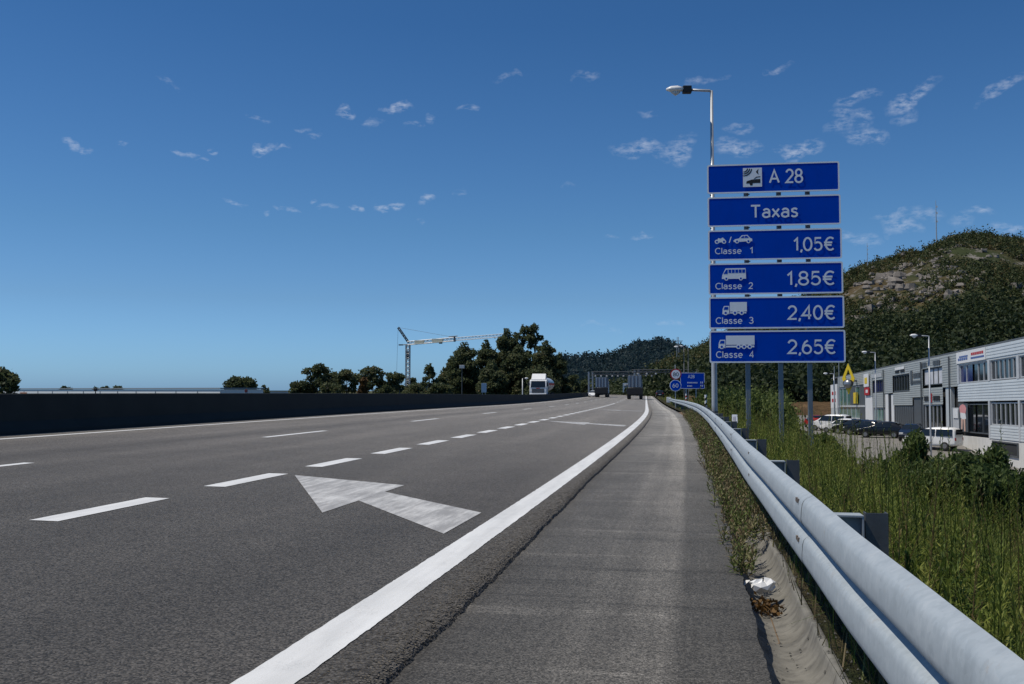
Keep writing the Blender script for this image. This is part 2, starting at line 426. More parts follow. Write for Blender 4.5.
# ------------------------------------------------------------------ ground, verge, lot
def lot_z(x, y):
    t = max(0, min(1, (97 - y) / 22)); t = t * t * (3 - 2 * t)
    return -3.25 - 1.05 * t - .004 * max(0, y - 97)
def ground_z(x, y):
    d = math.hypot(x, y)
    base = -4.9 if x > -8 else -3.6
    return base + noise.noise((x * .02, y * .02, 0)) * .5
gm = MB()
def sp(n, lim, k): return [lim * math.sinh(k * (2 * i / n - 1)) / math.sinh(k) for i in range(n + 1)]
gx = sp(110, 5200, 6.2); gy = sp(110, 5200, 6.2)
for y in gy:
    for x in gx: gm.v.append((x, y + 100, ground_z(x, y + 100)))
for j in range(110):
    for i in range(110):
        a = j * 111 + i; gm.f.append((a, a + 1, a + 112, a + 111))
structure(gm.build('ground', M['ground'], smooth=True, recalc=False))
# verge between the drain and the lot, sloping down to the right
def verge_pt(s, t):
    a = rp(s, .60); X1 = 11.5 + .6 * noise.noise((s * .05, 0, 3))
    x = a.x + (X1 - a.x) * t; y = a.y
    z0 = a.z - .06; z1 = lot_z(X1, y) - .02 if s < 190 else -4.6
    u = max(0, (t - .04) / .96); z = z0 + (z1 - z0) * (.55 * u + .45 * u * u * (3 - 2 * u))
    return Vector((x, y, z + noise.noise((x * .8, y * .8, 0)) * .07 * min(1, t * 8)))
vm = MB(); vs_ = stations(-6, 420, .4); TN = 26
for s in vs_:
    for i in range(TN + 1): vm.v.append(tuple(verge_pt(s, (i / TN) ** 1.5)))
for i in range(len(vs_) - 1):
    for j in range(TN):
        a = i * (TN + 1) + j; vm.f.append((a, a + 1, a + TN + 2, a + TN + 1))
structure(vm.build('verge', M['verge'], smooth=True, recalc=False))
# embankment on the far side of the opposite carriageway
em = MB(); es = stations(-12, 500, 2)
for s in es:
    for o, z in ((-29.4, -.06), (-31, -.1), (-38, -3.8), (-44, -4.6)):
        em.v.append(tuple(rp(s, o, z)))
for i in range(len(es) - 1):
    for j in range(3):
        a = i * 4 + j; em.f.append((a, a + 1, a + 5, a + 4))
structure(em.build('embankment', M['verge'], smooth=True, recalc=False))
lm = MB(); ly = [20 + i * 5 for i in range(36)]; lx = [11.2, 14, 18, 22.4, 30, 45, 70]
for y in ly:
    for x in lx: lm.v.append((x, y, lot_z(x, y)))
for i in range(len(ly) - 1):
    for j in range(len(lx) - 1):
        a = i * 7 + j; lm.f.append((a, a + 1, a + 8, a + 7))
structure(lm.build('parking_lot', M['lot'], recalc=False))
# rising brown bank behind the lot
bk = MB(); 
for i in range(40):
    x = -2 + i * 2.2
    for j, (dy, z) in enumerate(((0, -4.2), (4, -3.6), (14, -1.7), (30, -.8), (70, 1.0))):
        bk.v.append((x, 192 + dy + 2 * noise.noise((x * .1, j, 0)), z + .35 * noise.noise((x * .3, j * 2., 1))))
for i in range(39):
    for j in range(4):
        a = i * 5 + j; bk.f.append((a, a + 5, a + 6, a + 1))
M['bank'] = terrain_mat('brown_bank', (.11, .07, .035), (.19, .12, .06), (.2, .2, .2), 0, .15)
structure(bk.build('earth_bank', M['bank'], smooth=True))

# ------------------------------------------------------------------ concrete median barrier
bm_ = MB(); bs = stations(-10, 540, 1)
bp = [(-13.9, .0), (-13.92, .08), (-14.08, .27), (-14.16, .84), (-14.18, .86), (-14.34, .86), (-14.36, .84), (-14.44, .27), (-14.6, .08), (-14.62, 0)]
for s in bs:
    for (o, z) in bp: bm_.v.append(tuple(rp(s, o, z)))
n = len(bp)
for i in range(len(bs) - 1):
    for j in range(n - 1):
        a = i * n + j; bm_.f.append((a, a + 1, a + n + 1, a + n))
bm_.f.append(tuple(range(n))); bm_.f.append(tuple(range((len(bs) - 1) * n, len(bs) * n)))
tag(bm_.build('concrete_barrier', M['barrier']), 'long dark stained concrete barrier along the middle of the motorway', 'barrier')

def reflector(s, label, mk):
    r = thing('barrier_marker', label, 'marker', rp(s, -14.22, .86), head(s), 'small markers fixed on the concrete barrier')
    if mk == 'red':
        MB().box((0, 0, .03), (.12, .1, .06)).build('bracket', M['pole'], r)
        MB().disc((0, -.03, .07), .055, (0, 1, 0), .05, 16).build('reflector', simple('dark_red', (.10, .012, .014), .5), r, bevel=.01)
        MB().box((.0, -.07, -.06), (.06, .02, .12)).build('tape', M['white_paint'], r)
    else:
        MB().tube([(0, 0, 0), (0, 0, .07)], .012).build('stem', M['black'], r)
        MB().box((0, 0, .09), (.08, .05, .07)).build('reflector', M['black'], r, bevel=.01)
reflector(31.0, 'dark red round reflector with pale tape on the concrete barrier', 'red')
reflector(22.25, 'small black reflector on the barrier top in front of the long flat roof', 'black')

# ------------------------------------------------------------------ guardrail
ZT = .654
gprof = [(.503, 0), (.496, -.003), (.474, -.014), (.464, -.024), (.458, -.038), (.454, -.066), (.452, -.098), (.455, -.116), (.463, -.127), (.500, -.145), (.507, -.153), (.507, -.160), (.500, -.167), (.470, -.182), (.462, -.192),
        (.458, -.208), (.455, -.240), (.454, -.268), (.458, -.286), (.468, -.298), (.496, -.312), (.503, -.316)]
RO = [(-20, .06), (1.8, .035), (3.2, 0), (8.8, -.045), (19.5, -.01), (40, .10), (50, .09), (75, .30), (100, .45), (130, .40), (200, .4)]
def roff(s):
    if s <= RO[0][0]: return RO[0][1]
    for p, q in zip(RO[:-1], RO[1:]):
        if s <= q[0]: return p[1] + (q[1] - p[1]) * (s - p[0]) / (q[0] - p[0])
    return RO[-1][1]
rail = thing('guardrail', 'galvanised steel double corrugated guardrail running along the shoulder drain', 'guardrail', (0, 0, 0))
SP = 3.4; g0 = 4.62 - 3 * SP
def beam(s0, s1, lift):
    m = MB(); m.uv = []; ss = [s0]
    while ss[-1] < s1 - .01: ss.append(min(s1, ss[-1] + .2))
    prof2 = gprof
    for s in ss:
        for (o, z) in prof2:
            m.v.append(tuple(rp(s, o + roff(s) - lift + .004 * noise.noise((s * .8, 0, 0)), ZT + z))); m.uv.append((z * 4, s))
    n = len(prof2)
    for i in range(len(ss) - 1):
        for j in range(n - 1):
            a = i * n + j; m.f.append((a, a + 1, a + n + 1, a + n))
    o = m.build('rail_beam', M['galv'], rail, smooth=True, recalc=False)
    o.data.set_sharp_from_angle(angle=rad(70))
    md = o.modifiers.new('thick', 'SOLIDIFY'); md.thickness = .004; md.offset = 0; md.use_rim = False
    return o
NR = 35
for i in range(NR):
    s0 = g0 + i * SP
    if s0 + SP < -4: continue
    beam(s0 - .16, s0 + SP + .16, .002 * (i % 2))
    s = s0
    th = head(s)
    def fr(dx, dy, dz):   # local: dx across, dy along
        p = rp(s + dy, .545 + dx); return (p.x, p.y, p.z + dz)
    b = MB()
    # spacer: folded channel from beam to post
    R_ = th
    c = rp(s, .615 + roff(s)); 
    b.box((c.x, c.y, c.z + ZT - .095), (.22, .10, .008), R_)
    b.box((c.x + .0, c.y, c.z + ZT - .16), (.22, .006, .122), R_)
    c2 = rp(s, .725 + roff(s)); b.box((c2.x, c2.y, c2.z + ZT - .16), (.008, .098, .135), R_)
    b.build('spacer', M['galv'], rail)
    b = MB(); c = rp(s, .790 + roff(s))
    zb = -1.0; ZP = ZT - .085; H = ZP - zb
    b.box((c.x, c.y, c.z + (ZP + zb) / 2), (.095, .006, H), R_)
    for e in (-1, 1):
        cc = rp(s + .032, .790 + roff(s) + e * .0445); b.box((cc.x, cc.y, cc.z + (ZP + zb) / 2), (.006, .058, H), R_)
    b.build('post', M['steel_dark'], rail)
    if s < 70:
        b = MB()
        for zc in (-.036, -.206):
            for dy in (-.03, .03):
                p0 = rp(s + dy, .4555 + roff(s) - .002 * (i % 2)); b.box((p0.x, p0.y, p0.z + ZT + zc), (.008, .026, .018), th)
        if 'bolt' not in M: M['bolt'] = simple('rusty_bolt', (.16, .13, .11), .7)
        build_each(b, 'bolt', M['bolt'], rail)
# flared terminal plate at the far end
e_ = g0 + NR * SP
b = MB(); c = rp(e_ + .3, .5 + roff(e_)); b.box((c.x, c.y, c.z + .45), (.5, .06, .62), head(e_)); b.build('end_plate', M['white_paint'], rail, bevel=.03)

# ------------------------------------------------------------------ text
def arc(cx, cy, rx, ry, a0, a1, n=14):
    return [(cx + rx * math.cos(rad(a0 + (a1 - a0) * i / n)), cy + ry * math.sin(rad(a0 + (a1 - a0) * i / n))) for i in range(n + 1)]
GLYPH = {   # width, strokes on a unit cap height
 'A': (.74, [[(0, 0), (.37, 1), (.74, 0)], [(.14, .32), (.60, .32)]]),
 'T': (.70, [[(0, .99), (.70, .99)], [(.35, .99), (.35, 0)]]),
 'C': (.70, [arc(.42, .5, .42, .5, 48, 312, 20)]),
 'l': (.06, [[(.03, 0), (.03, 1.04)]]),
 'a': (.50, [arc(.26, .46, .23, .23, 155, 20, 8) + [(.48, .4), (.48, 0)], arc(.24, .20, .24, .20, 40, 320, 14)[:], [(.48, .40), (.30, .40), (.2, .39)]]),
 's': (.46, [[(.44, .60), (.34, .67), (.20, .68), (.07, .60), (.07, .46), (.18, .39), (.33, .34), (.43, .25), (.42, .10), (.30, .01), (.15, .01), (.01, .10)]]),
 'e': (.54, [[(.04, .35), (.53, .36)] + arc(.28, .345, .26, .345, 3, 312, 18)]),
 'x': (.52, [[(0, 0), (.50, .69)], [(.02, .69), (.52, 0)]]),
 '0': (.60, [arc(.30, .5, .30, .5, 90, 450, 26)]),
 '1': (.34, [[(.02, .74), (.26, .98), (.26, 0)]]),
 '2': (.60, [arc(.30, .71, .28, .29, 165, -25, 12) + [(.50, .52), (.02, .02), (.62, .02)]]),
 '3': (.60, [arc(.28, .75, .26, .25, 150, -80, 12) + [(.24, .50)], [(.24, .50)] + arc(.29, .26, .30, .26, 85, -155, 14)]),
 '4': (.66, [[(.50, 0), (.50, 1), (0, .28), (.66, .28)]]),
 '5': (.60, [[(.55, .98), (.12, .98), (.07, .52)] + arc(.29, .32, .30, .32, 135, -150, 14)]),
 '6': (.62, [arc(.31, .31, .30, .31, 90, 450, 20), [(.02, .33), (.06, .60), (.18, .84), (.38, .98)]]),
 '8': (.60, [arc(.30, .755, .25, .245, 90, 450, 20), arc(.30, .255, .30, .255, 90, 450, 22)]),
 ',': (.12, [[(.08, .07), (.0, -.16)]]),
 '\u20ac': (.72, [arc(.47, .5, .37, .5, 50, 310, 20), [(-.02, .60), (.62, .60)], [(-.02, .40), (.56, .40)]]),
 ' ': (.26, [])}
def text_in(mb, txt, x0, x1, y0, y1, bold=.0, depth=0.0, sw=.135):
    """letter strokes fitted into a rectangle, plane coordinates x right, z up, y = -depth"""
    strokes = []; x = 0
    for ch in txt:
        w, st = GLYPH[ch]
        for q in st: strokes.append([(x + a, b) for a, b in q])
        x += w + (.20 if ch not in ' ,' else .12)
    ax = [p[0] for q in strokes for p in q]; h = sw / 2
    top = max(p[1] for q in strokes for p in q); top = max(top, .9)
    a0, a1 = min(ax) - h, max(ax) + h
    kx = (x1 - x0) / (a1 - a0); ky = (y1 - y0) / (top + 2 * h * .6); ns = 0
    for q in strokes:
        q = [Vector((x0 + (a - a0) * kx, y0 + (b + h * .6) * ky)) for a, b in q]; hw = h * (ky * .5 + min(kx, ky) * .5) * (1 + bold * 6)
        closed = (q[0] - q[-1]).length < 1e-5; n = len(q); L = []; R = []
        for i in range(n):
            d0 = (q[i] - q[i - 1]).normalized() if i else None; d1 = (q[i + 1] - q[i]).normalized() if i < n - 1 else None
            if closed and i == 0: d0 = (q[-1] - q[-2]).normalized()
            if closed and i == n - 1: d1 = (q[1] - q[0]).normalized()
            d0 = d0 or d1; d1 = d1 or d0; t = (d0 + d1); t = t.normalized() if t.length > .2 else d1
            nn = Vector((-t.y, t.x)); m = hw / max(.45, abs(nn.dot(Vector((-d1.y, d1.x)))))
            L.append(q[i] + nn * m); R.append(q[i] - nn * m)
        ns += 1; dd = depth + ns * .0003; b = len(mb.v)
        for l, r in zip(L, R): mb.v += [(l.x, -dd, l.y), (r.x, -dd, r.y)]
        for i in range(n - 1): mb.f.append((b + 2 * i, b + 2 * i + 1, b + 2 * i + 3, b + 2 * i + 2))

# ------------------------------------------------------------------ toll sign
U = 27.0 / FPX
PWU = 129.5
sgn = thing('toll_sign', 'tall blue motorway toll sign of six stacked panels on three posts', 'road sign', at(709.8, 27.0, hgt(363, 27)), rad(2.6))
PH = 31.0; GAP = 2.4
PWM = PWU * U * 1.012
def rrect(x0, x1, z0, z1, r, y):
    pts = []
    for cx, cz, a0 in ((x1 - r, z1 - r, 0), (x0 + r, z1 - r, 90), (x0 + r, z0 + r, 180), (x1 - r, z0 + r, 270)):
        for i in range(5): a = rad(a0 + i * 22.5); pts.append((cx + r * math.cos(a), y, cz + r * math.sin(a)))
    return pts
def ellipse(cx, cz, rx, rz, y, n=14): return [(cx + rx * math.cos(2 * PI * i / n), y, cz + rz * math.sin(2 * PI * i / n)) for i in range(n)]
def wheel(wm, bmx, cx, cz, r):
    wm.poly([(p[0], -.0155, p[2]) for p in ellipse(cx, cz, r, r, 0)], (0, -1, 0), .0012)
    bmx.poly([(p[0], -.0168, p[2]) for p in ellipse(cx, cz, r * .5, r * .5, 0)], (0, -1, 0), .0012)
FR = ['A 28', 'Taxas', '1', '2', '3', '4']
PRICE = {2: '1,05€', 3: '1,85€', 4: '2,40€', 5: '2,65€'}
# panel tops measured from the foot of the stack, with the upper ones a touch narrower
for i in range(6):
    zt = (363 - [163.3, 196.3, 229.8, 263.3, 297.2, 331.0][i]) * U
    ph = [29.2, 29.8, 30.3, 31.2, 31.6, 31.8][i] * U
    z0 = zt - ph; x0 = -.004 * (5 - i) ; x1 = PWM - .030 * (5 - i) * .55
    pan = MB().poly(rrect(x0, x1, z0, zt, .05, 0), (0, 1, 0), .035).build('panel', M['sign_blue'], sgn)
    # white rim
    rim = MB(); o_ = rrect(x0 - .004, x1 + .004, z0 - .004, zt + .004, .054, -.006); i_ = rrect(x0 + .036, x1 - .036, z0 + .036, zt - .036, .03, -.006); n = len(o_)
    for a in range(n):
        b_ = (a + 1) % n
        q = [o_[a], o_[b_], i_[b_], i_[a]]; rim.poly(q, (0, 1, 0), .006)
    rim.build('rim', M['sign_white'], pan)
    wm = MB(); bmx = MB(); tm = MB(); pm_ = MB()
    X = lambda u: u * U * .99
    Zc = lambda v: z0 + v * ph          # v: fraction of the panel height
    def wp(pts, y=-.0120, t=.0025): wm.poly([(X(a), y, Zc(b)) for a, b in pts], (0, -1, 0), t)
    def bp_(pts): bmx.poly([(X(a), -.0150, Zc(b)) for a, b in pts], (0, -1, 0), .0016)
    if i == 0:
        text_in(tm, 'A', X(60.5), X(71), Zc(.31), Zc(.77), .022, .0145); text_in(tm, '28', X(76.8), X(93.8), Zc(.30), Zc(.78), .022, .0145)
        wp([(34.8, .20), (53.6, .20), (53.6, .86), (34.8, .86)])
        bp_([(38, .32), (38.4, .40), (43, .45), (46, .46), (52, .47), (52, .33), (44.6, .33), (44, .25), (42, .25), (41.2, .32)])
        bp_([(45.2, .47), (48, .55), (52, .56), (52, .53), (48.5, .52), (46.5, .47)])
        for r in (2.0, 4.0, 6.0, 8.0):
            arc = []
            for q in range(9): a = rad(-95 + q * 11); arc.append((36 + r * math.cos(a), .84 + r * math.sin(a) / 30))
            bmx.poly([(X(a), -.0150, Zc(b)) for a, b in arc] + [(X(a - .9), -.0150, Zc(b + .03)) for a, b in arc[::-1]], (0, -1, 0), .0016) if r > 2 else None
        bp_([(50.4, .82), (48.6, .76), (47.6, .72), (48.6, .67), (50.4, .62), (49.6, .72)])
    elif i == 1:
        text_in(tm, 'Taxas', X(41.5), X(88.5), Zc(.27), Zc(.70), .022, .0145)
    else:
        ty = [.21, .17, .155, .155][i - 2]; text_in(tm, 'Classe', X(6.2), X(32.6), Zc(ty), Zc(ty + .21), .012, .0145)
        text_in(tm, str(i - 1), X(39.2) if i > 2 else X(40.6), X(43.6), Zc(ty), Zc(ty + .205), .016, .0145)
        L = [83.5, 76.5, 77, 76.5][i - 2]
        text_in(pm_, PRICE[i], X(L), X(123.2), Zc(.265), Zc(.705), .012, .0145)
        if i == 2:
            wp([(7.5, .58), (9.5, .74), (12, .72), (14, .76), (16, .70), (16.5, .62), (15, .60), (11.5, .60), (10, .58)])
            for cx in (8.2, 15.3): wheel(wm, bmx, X(cx), Zc(.62), .058)
            wm.poly([(X(a), -.012, Zc(b)) for a, b in ((20.0, .58), (21, .58), (23, .78), (22, .78))], (0, -1, 0), .0025)
            wp([(24.6, .64), (26, .69), (30.4, .72), (33, .82), (38.5, .83), (41.2, .73), (43.2, .70), (43.3, .62), (25, .60)])
            bp_([(31.6, .73), (33.6, .79), (35.5, .80), (35.5, .73)]); bp_([(36, .73), (36, .80), (38.2, .80), (40, .73)])
            for cx in (28.2, 39.5): wheel(wm, bmx, X(cx), Zc(.62), .055)
        elif i == 3:
            wp([(12.8, .50), (13.2, .62), (16.6, .84), (36.4, .84), (36.8, .50)])
            bp_([(14.4, .66), (17.2, .80), (18.6, .80), (18.6, .66)])
            for q in range(5): bp_([(19.4 + q * 3.4, .69), (22.2 + q * 3.4, .69), (22.2 + q * 3.4, .80), (19.4 + q * 3.4, .80)])
            for cx in (17.2, 31.6): wheel(wm, bmx, X(cx), Zc(.51), .055)
        elif i == 4:
            wp([(20.4, .54), (37.2, .54), (37.2, .84), (20.4, .84)]); wp([(20.4, .48), (36.6, .48), (36.6, .52), (20.4, .52)])
            wp([(12.9, .46), (13.3, .62), (14.6, .72), (19.8, .72), (19.8, .46)]); bp_([(14.2, .60), (15.2, .69), (18.8, .69), (18.8, .60)])
            for cx in (16.2, 25.4, 32): wheel(wm, bmx, X(cx), Zc(.50), .062)
        else:
            wp([(16.2, .56), (44.4, .56), (44.4, .85), (16.2, .85)]); wp([(16.2, .48), (44, .48), (44, .535), (16.2, .535)])
            wp([(8.7, .46), (9.1, .62), (10.4, .72), (15.6, .72), (15.6, .46)]); bp_([(10, .60), (11, .69), (14.6, .69), (14.6, .60)])
            for cx in (12, 28.4, 34, 39.6): wheel(wm, bmx, X(cx), Zc(.50), .062)
    tm.build('lettering', M['sign_white'], pan)
    if pm_.v: pm_.build('lettering', M['sign_white'], pan)
    if wm.v:
        pc = wm.build('pictogram', M['sign_white'], pan)
        bmx.build('pictogram', M['black'] if i == 0 else M['sign_blue'], pan)
    sl = MB()
    for u in (2.5, 40, 71, 99):
        sl.box((X(u), .05, z0 - .5 * GAP * U + .0), (.075 if u > 3 else .04, .06, .024))
    if i < 5: build_each(sl, 'clamp', M['steel_dark'], sgn)
for pxp in (747.8, 780.0, 808.3):
    X_ = (pxp - 709.8) * U * .99
    MB().box((X_, .11, (363 - 163) * U / 2 - 1.3), (.125, .08, (363 - 163) * U + 2.6 - .06)).build('post', M['sign_post'], sgn, bevel=.012)
bk_ = MB()
for i in range(6):
    zt = (363 - [163.3, 196.3, 229.8, 263.3, 297.2, 331.0][i]) * U
    for q in (.22, .62): bk_.box((PWM / 2, .055, zt - q), (PWM - .3, .035, .05))
build_each(bk_, 'back_rail', M['pole'], sgn)

# ------------------------------------------------------------------ lamps
def lamp_post(name, label, base, H, r0, r1, arm, ang, group=None, hs=1.0, mat=None):
    mat = mat or M['pole']
    t = thing(name, label, 'street lamp', base, ang, group)
    MB().tube([(0, 0, -.3), (0, 0, 1.2), (0, 0, H)], [r0, r0 * .95, r1], 14).build('pole', mat, t, smooth=True)
    MB().tube([(0, 0, H - .03), (-.06, 0, H + .0), (-arm, 0, H + .03)], [r1 * .95, r1 * .9, r1 * .8], 10).build('arm', mat, t, smooth=True)
    hx = -arm
    b = MB(); b.box((hx + .04 * hs, 0, H + .03), (.36 * hs, .26 * hs, .30 * hs)); b.build('gear_box', M['black'], t, bevel=.03 * hs)
    b = MB()
    pr = [(-.12, .13, .10), (-.35, .17, .17), (-.62, .15, .15), (-.80, .06, .06)]
    vs = []; fs = []
    for (dx, w, hh) in pr:
        for j in range(12):
            a = 2 * PI * j / 12; vs.append((hx + dx * hs, w * hs * math.cos(a), H + .03 + hh * hs * math.sin(a) * (1 if math.sin(a) > 0 else .55)))
    for i in range(3):
        for j in range(12): fs.append((i * 12 + j, i * 12 + (j + 1) % 12, i * 12 + 12 + (j + 1) % 12, i * 12 + 12 + j))
    fs += [tuple(range(12)), tuple(range(36, 48))]
    hd = b.add(vs, fs).build('head', M['white_paint'], t, smooth=True)
    MB().tube([(hx - .60 * hs, 0, H - .04 * hs), (hx - .42 * hs, 0, H - .10 * hs), (hx - .25 * hs, 0, H - .04 * hs)], [.05 * hs, .11 * hs, .05 * hs], 10).build('lens', M['lamp_clear'], hd, smooth=True)
    return t
L0 = at(714.2, 30.0)
lamp_post('street_lamp', 'tall grey lamp post rising behind the toll sign, lantern reaching over the road', (L0.x, L0.y, -.55), hgt(87, 30.0) + .55, .092, .045, .78, YAW, None, .75)

# ------------------------------------------------------------------ smaller roadside pieces
def striped_post(p, h, label, cols, group, r=.055):
    t = thing('marker_post', label, 'marker post', p, 0, group)
    n = len(cols); MB().tube([(0, 0, -.4), (0, 0, 0)], r * .8, 10).build('stem', M['steel_dark'], t)
    for i, c in enumerate(cols):
        z0, z1 = h * i / n, h * (i + 1) / n
        m = MB(); nn = 12; vs = []; 
        for zz in (z0, z1):
            for j in range(nn):
                a = 2 * PI * j / nn; sl = .35 * r * 2.0 * math.cos(a) if 0 < (i if zz == z0 else i + 1) < n else 0
                vs.append((r * math.cos(a), r * math.sin(a), zz + sl))
        fs = [(j, (j + 1) % nn, nn + (j + 1) % nn, nn + j) for j in range(nn)] + ([tuple(range(nn))] if i == 0 else []) + ([tuple(range(nn, 2 * nn))] if i == n - 1 else [])
        m.add(vs, fs).build('stripe', M[c], t, smooth=False)
p = at(705.5, 42); striped_post((p.x, p.y, hgt(408.5, 42)), .58, 'black and white striped marker post behind the guardrail', ['white_paint', 'black', 'white_paint', 'black', 'white_paint'], None, .05)
p = at(686, 70); striped_post((p.x, p.y, hgt(402.5, 70)), .62, 'faded red and white striped marker post below the speed signs', ['white_paint', 'red', 'white_paint', 'red', 'white_paint'], None, .055)
p = at(734.6, 19.5)
t = thing('hectometre_marker', 'small white plate on a thin grey stake behind the guardrail', 'marker', (p.x, p.y, -.5), -.45)
MB().box((0, 0, .42), (.045, .03, 1.06)).build('stake', M['pole'], t)
pl = MB().poly(rrect(-.058, .058, .96, 1.125, .012, -.022), (0, 1, 0), .006).build('plate', M['sign_white'], t)
g_ = MB(); g_.box((.008, -.0245, 1.045), (.012, .002, .09)); g_.box((-.02, -.0245, 1.045), (.008, .002, .07)); g_.build('mark', simple('grey_mark', (.22, .18, .3)), pl)

def round_sign(parent, name, cx, cz, r, face, ring, txt, tcol, y=0.0):
    d = MB().disc((cx, y, cz), r, (0, 1, 0), .02, 28).build(name, M[ring], parent)
    f_ = MB().disc((cx, y - .014, cz), r * (.80 if ring == 'red' else .90), (0, 1, 0), .008, 28).build('face', M[face], d)
    if txt:
        m = MB(); text_in(m, txt, cx - r * .5, cx + r * .5, cz - r * .33, cz + r * .33, .02, -(y - .022)); m.build('lettering', M[tcol], d)
p = at(675.3, 84)
t = thing('speed_sign', 'red ringed and blue round speed signs one above the other on a post', 'road sign', (p.x, p.y, hgt(402, 84)), YAW * .6)
MB().tube([(0, .05, -1), (0, .05, 3.15)], .035).build('post', M['pole'], t)
round_sign(t, 'disc', .04, hgt(374.3, 84) - hgt(402, 84), .47, 'sign_white', 'red', '80', 'black')
round_sign(t, 'disc', 0, hgt(385.5, 84) - hgt(402, 84), .49, 'sign_blue', 'sign_white', '60', 'sign_white')
p = at(692.3, 96); zb = hgt(402, 96); k_ = 96 / FPX
t = thing('direction_sign', 'wide blue rectangular direction sign behind the round speed signs', 'road sign', (p.x, p.y, zb), YAW * .6)
for dx in (-.6, .35): MB().box((dx, .08, (402 - 372) * k_ / 2 - .5), (.1, .07, (402 - 372) * k_ + 1)).build('post', M['pole'], t)
z0, z1 = (402 - 388.7) * k_, (402 - 372.8) * k_
w2 = 12.0 * k_
pan = MB().poly(rrect(-w2, w2, z0, z1, .06, 0), (0, 1, 0), .03).build('panel', M['sign_blue'], t)
rm = MB(); o_ = rrect(-w2, w2, z0, z1, .06, -.006); i_ = rrect(-w2 + .04, w2 - .04, z0 + .04, z1 - .04, .04, -.006)
for a in range(len(o_)): rm.poly([o_[a], o_[(a + 1) % 20], i_[(a + 1) % 20], i_[a]], (0, 1, 0), .005)
rm.build('rim', M['sign_white'], pan)
m = MB(); text_in(m, 'A28', -.42, .2, z1 - .52, z1 - .20, .02, .012)
for zz, xa, xb in ((z0 + .58, -.5, .38), (z0 + .26, -.5, -.1)):
    x = xa
    while x < xb: m.box((x + .05, -.010, zz), (.075, .003, .13)); x += .125
for zz in (.6, .28):
    for q in (0, .15): m.box((w2 - .36 + q, -.010, z0 + zz), (.075, .003, .18))
m.build('lettering', M['sign_white'], pan)

# lamps far along the right hand side
for (x, Zd, yt, lab) in ((684.0, 190, 347, 'nearly hidden lamp post, left one of a close pair above the direction sign'), (688.2, 205, 346.5, 'nearly hidden lamp post, right one of a close pair above the direction sign')):
    p = at(x, Zd); lamp_post('street_lamp', lab, (p.x, p.y, -4.5), hgt(yt, Zd) + 4.5,   .10, .06, .9, YAW, 'lamp posts far along the motorway', 1.2, M['steel_dark'])
p = at(678, 420); t = thing('power_pylon', 'thin grey mast on the wooded slope beyond the gantry', 'mast', (p.x, p.y, -5))
m = MB()
for sx in (-1, 1):
    for sy in (-1, 1): m.tube([(sx * .9, sy * .9, 0), (sx * .25, sy * .25, hgt(337, 420) + 5)], .12, 5)
m.build('lattice', M['pole'], t); MB().box((0, 0, hgt(341, 420) + 5), (4.2, .25, .25)).build('cross_arm', M['pole'], t)

# ------------------------------------------------------------------ gantry and far blue panels
def gantry(label, Z, xl, xr, yt, yb, legs, heads, grp):
    pl_, pr_ = at(xl, Z), at(xr, Z); W = (pr_ - pl_).length; mid = pl_
    t = thing('road_gantry', label, 'gantry', (pl_.x, pl_.y, -.5), YAW, grp)
    zt, zb = hgt(yt, Z) + .5, hgt(yb, Z) + .5
    m = MB(); n = int(W / 1.4)
    for y in (-.5, .5):
        for z in (zt, zb): m.tube([(0, y, z), (W, y, z)], .12, 6)
        for i in range(n): m.tube([(W * i / n, y, zb), (W * (i + .5) / n, y, zt), (W * (i + 1) / n, y, zb)], .06, 5)
    for i in range(n + 1): m.tube([(W * i / n, -.5, zt), (W * i / n, .5, zb)], .05, 5)
    m.build('truss', M['steel_dark'], t)
    for lx in legs:
        q = MB()
        for e in (-.55, .55): q.box((lx + e, 0, zt / 2 - 1), (.4, .4, zt + 2))
        for i in range(4): q.box((lx, 0, .8 + i * 1.4), (1.0, .2, .15))
        q.build('leg', M['pole'], t)
    for i in range(heads):
        x = W * (i + .6) / (heads + .2)
        b = MB(); b.box((x, -.1, zb - .35), (.42, .45, .34)); b.tube([(x, -.1, zb - .2), (x, 0, zb)], .05, 6)
        b.build('antenna', M['white_paint'], t, bevel=.03)
gantry('low dark truss gantry across the carriageway hung with white antennas', 285, 592, 655, 371.8, 374.8, [-.4], 11, 'toll gantries over the motorway')
gantry('long truss gantry behind the lorry reaching right to the direction sign', 262, 632, 698, 369.8, 372.4, [1.2, 16.6], 7, 'toll gantries over the motorway')
for (xa, xb, lab) in ((639.5, 645.8, 'smaller pale blue sign panel far ahead beside the right lorry'), (647.2, 656.2, 'wider pale blue sign panel far ahead left of the guardrail end')):
    Zd = 430; p = at((xa + xb) / 2, Zd); w_ = (xb - xa) * Zd / FPX
    t = thing('distant_sign', lab, 'road sign', (p.x, p.y, -2), YAW, 'pale blue panels far ahead')
    za, zc = hgt(391.2, Zd) + 2, hgt(384.6, Zd) + 2
    MB().box((0, 0, (za + zc) / 2), (w_, .1, zc - za)).build('panel', M['sign_pale_blue'], t, bevel=.03)
    for e in (-.3, .3): MB().box((w_ * e, .15, (zc - .2) / 2 - .5), (.2, .15, zc + .6)).build('post', M['pole'], t)

